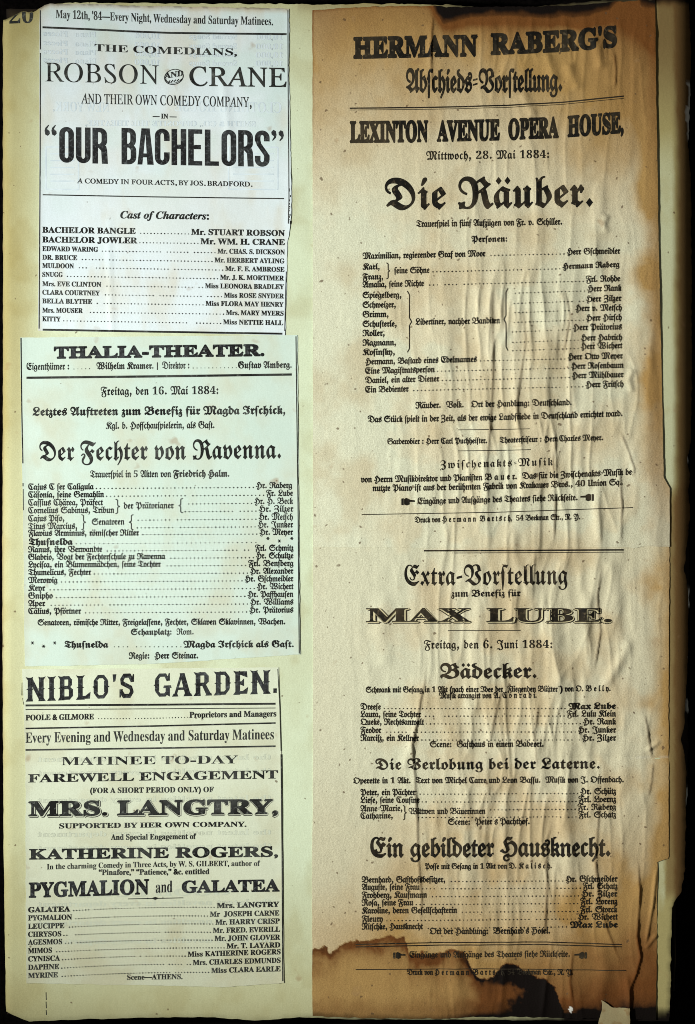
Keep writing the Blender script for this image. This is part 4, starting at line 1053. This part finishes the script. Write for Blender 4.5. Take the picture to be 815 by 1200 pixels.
F.text('Operette in 1 Akt.  Text von Michel Carre und Leon Bassu.  Musik von J. Offenbach.', 'FR', 414, 731, 918.2, 916.6, 7, 0.022).out('text_line')
rows2(F, [('Peter, ein Pächter', 487, 932, 'Hr. Schütz', 680, 722, 930.4), ('Liese, seine Cousine', 492, 941, 'Frl. Loernz', 678, 722, 939.8)], 422.5)
braced(F, [('Anne=Marie,', 471.7, 951), ('Catharine,', 460.5, 959.6)], 422.5, [('Fr. Raberg', 677, 722, 948.8), ('Frl. Schatz', 678, 722, 957.8)], ('Wittwen und Bäuerinnen', 479, 569, 954), [(573, 950), (488, 959)], cap=7.2, off=0.016, step=4.5)
F.brace(474.5, 944, 961, 4, False)
F.text('Scene:  Peter\'s Pachthof.', 'FR', 525, 621, 966.4, 965.8, 7.2, 0.022).out('text_line')
F.text('Ein gebildeter Hau$knecht.', 'FR', 434, 715.7, 1004, 1002.8, 22.5, 0.026).out('headline')
F.text('Posse mit Gesang in 1 Akt von D. K a l i s c h.', 'FR', 498, 647, 1018.4, 1017.6, 6.6, 0.022).out('text_line')
rows2(F, [('Bernhard, Gasthof$besitzer,', 522, 1034.4, 'Hr. Gschmeidler', 662.6, 723.5, 1033), ('Auguste, seine Frau', 492, 1043, 'Frl. Schatz', 683, 723.5, 1041.4), ('Frohberg, Kaufmann', 500.7, 1052.4, 'Hr. Zilzer', 681, 723.5, 1050.4),
          ('Rosa, seine Frau', 484.5, 1061.4, 'Frl. Lorenz', 680, 723.5, 1059.4), ('Karoline, deren Gesellschafterin', 536, 1070.6, 'Frl. Storck', 680, 723.5, 1068.8), ('Fleury', 449, 1080.4, 'Hr. Wichert', 677, 724, 1077.4), ('Nitschke, Hau$knecht', 495.7, 1089.4, None, 0, 724, 1087)], 424)
F.text('Max Lube', 'FB', 668, 724, 1087.4, 1086.6, 7.4, 0.022).dots(499, 664, 1089, 1087.2, 4.5, 0.85).out('cast_line')
F.text("Ort der Handlung:  Bernhard's Hotel.", 'FR', 503.5, 645, 1094.8, 1094, 7.4, 0.022).out('text_line')
F.bar([(417, 1107), (520, 1104.6), (640, 1104), (729, 1106.6)], 1.0).bar([(417, 1110), (520, 1107.6), (640, 1107), (729, 1109.4)], 1.0).out('rule')
F.text('Eingänge und Ausgänge des Theaters siehe Rückseite.', 'FR', 480, 668, 1122.4, 1121, 7.2, 0.014).out('text_line')
F.hand(461, 475.5, 1120, False); F.hand(673, 688, 1119.6, True)
F.bar([(417, 1136.6), (560, 1135.4), (734, 1137)], 0.8).out('rule')
F.text('Druck von H e r m a n n  B a r t s c h, 54 Beekman Str., N. Y.', 'FR', 477, 671.5, 1142.6, 1142, 6.6, 0.022).out('text_line')

# ------------------------------------------------------------------ loose scraps at the foot of the page
def scrap(label, pts_l, pts_r, yt, yb, k, dz):
    t = thing('paper_scrap', label, 'paper scrap', (pts_l[0][1] + pts_r[0][1]) / 2, (yt[0][1] + yb[0][1]) / 2, dz, None)
    H = lambda x, y: h_page(x, y) * 0.3 + h_bill(x, y) * 0.4 + dz
    sheet('paper', t, M['scrap'], rough(pl(pts_l), 1.0, 5, k), rough(pl(pts_r), 1.0, 4, k + 1), rough(pl(yt), 1.6, 4, k + 2), rough(pl(yb), 0.8, 4, k + 3), 1.2, H, 0.6,
          lambda x, y: {'tan': 0.5 * fbm(x / 12.0, y / 12.0, k), 'rust': 0.5 * sst(0.5, 0.7, fbm(x / 8.0, y / 8.0, k + 2))})
scrap('ragged cream paper scrap stuck over the black stain at the foot of the lower handbill', [(1165, 704), (1180, 706), (1205, 700)], [(1165, 736), (1180, 738), (1205, 738)],
      [(698, 1174), (706, 1171), (712, 1176), (718, 1180), (738, 1181)], [(690, 1203), (745, 1203)], 3, 4.4)
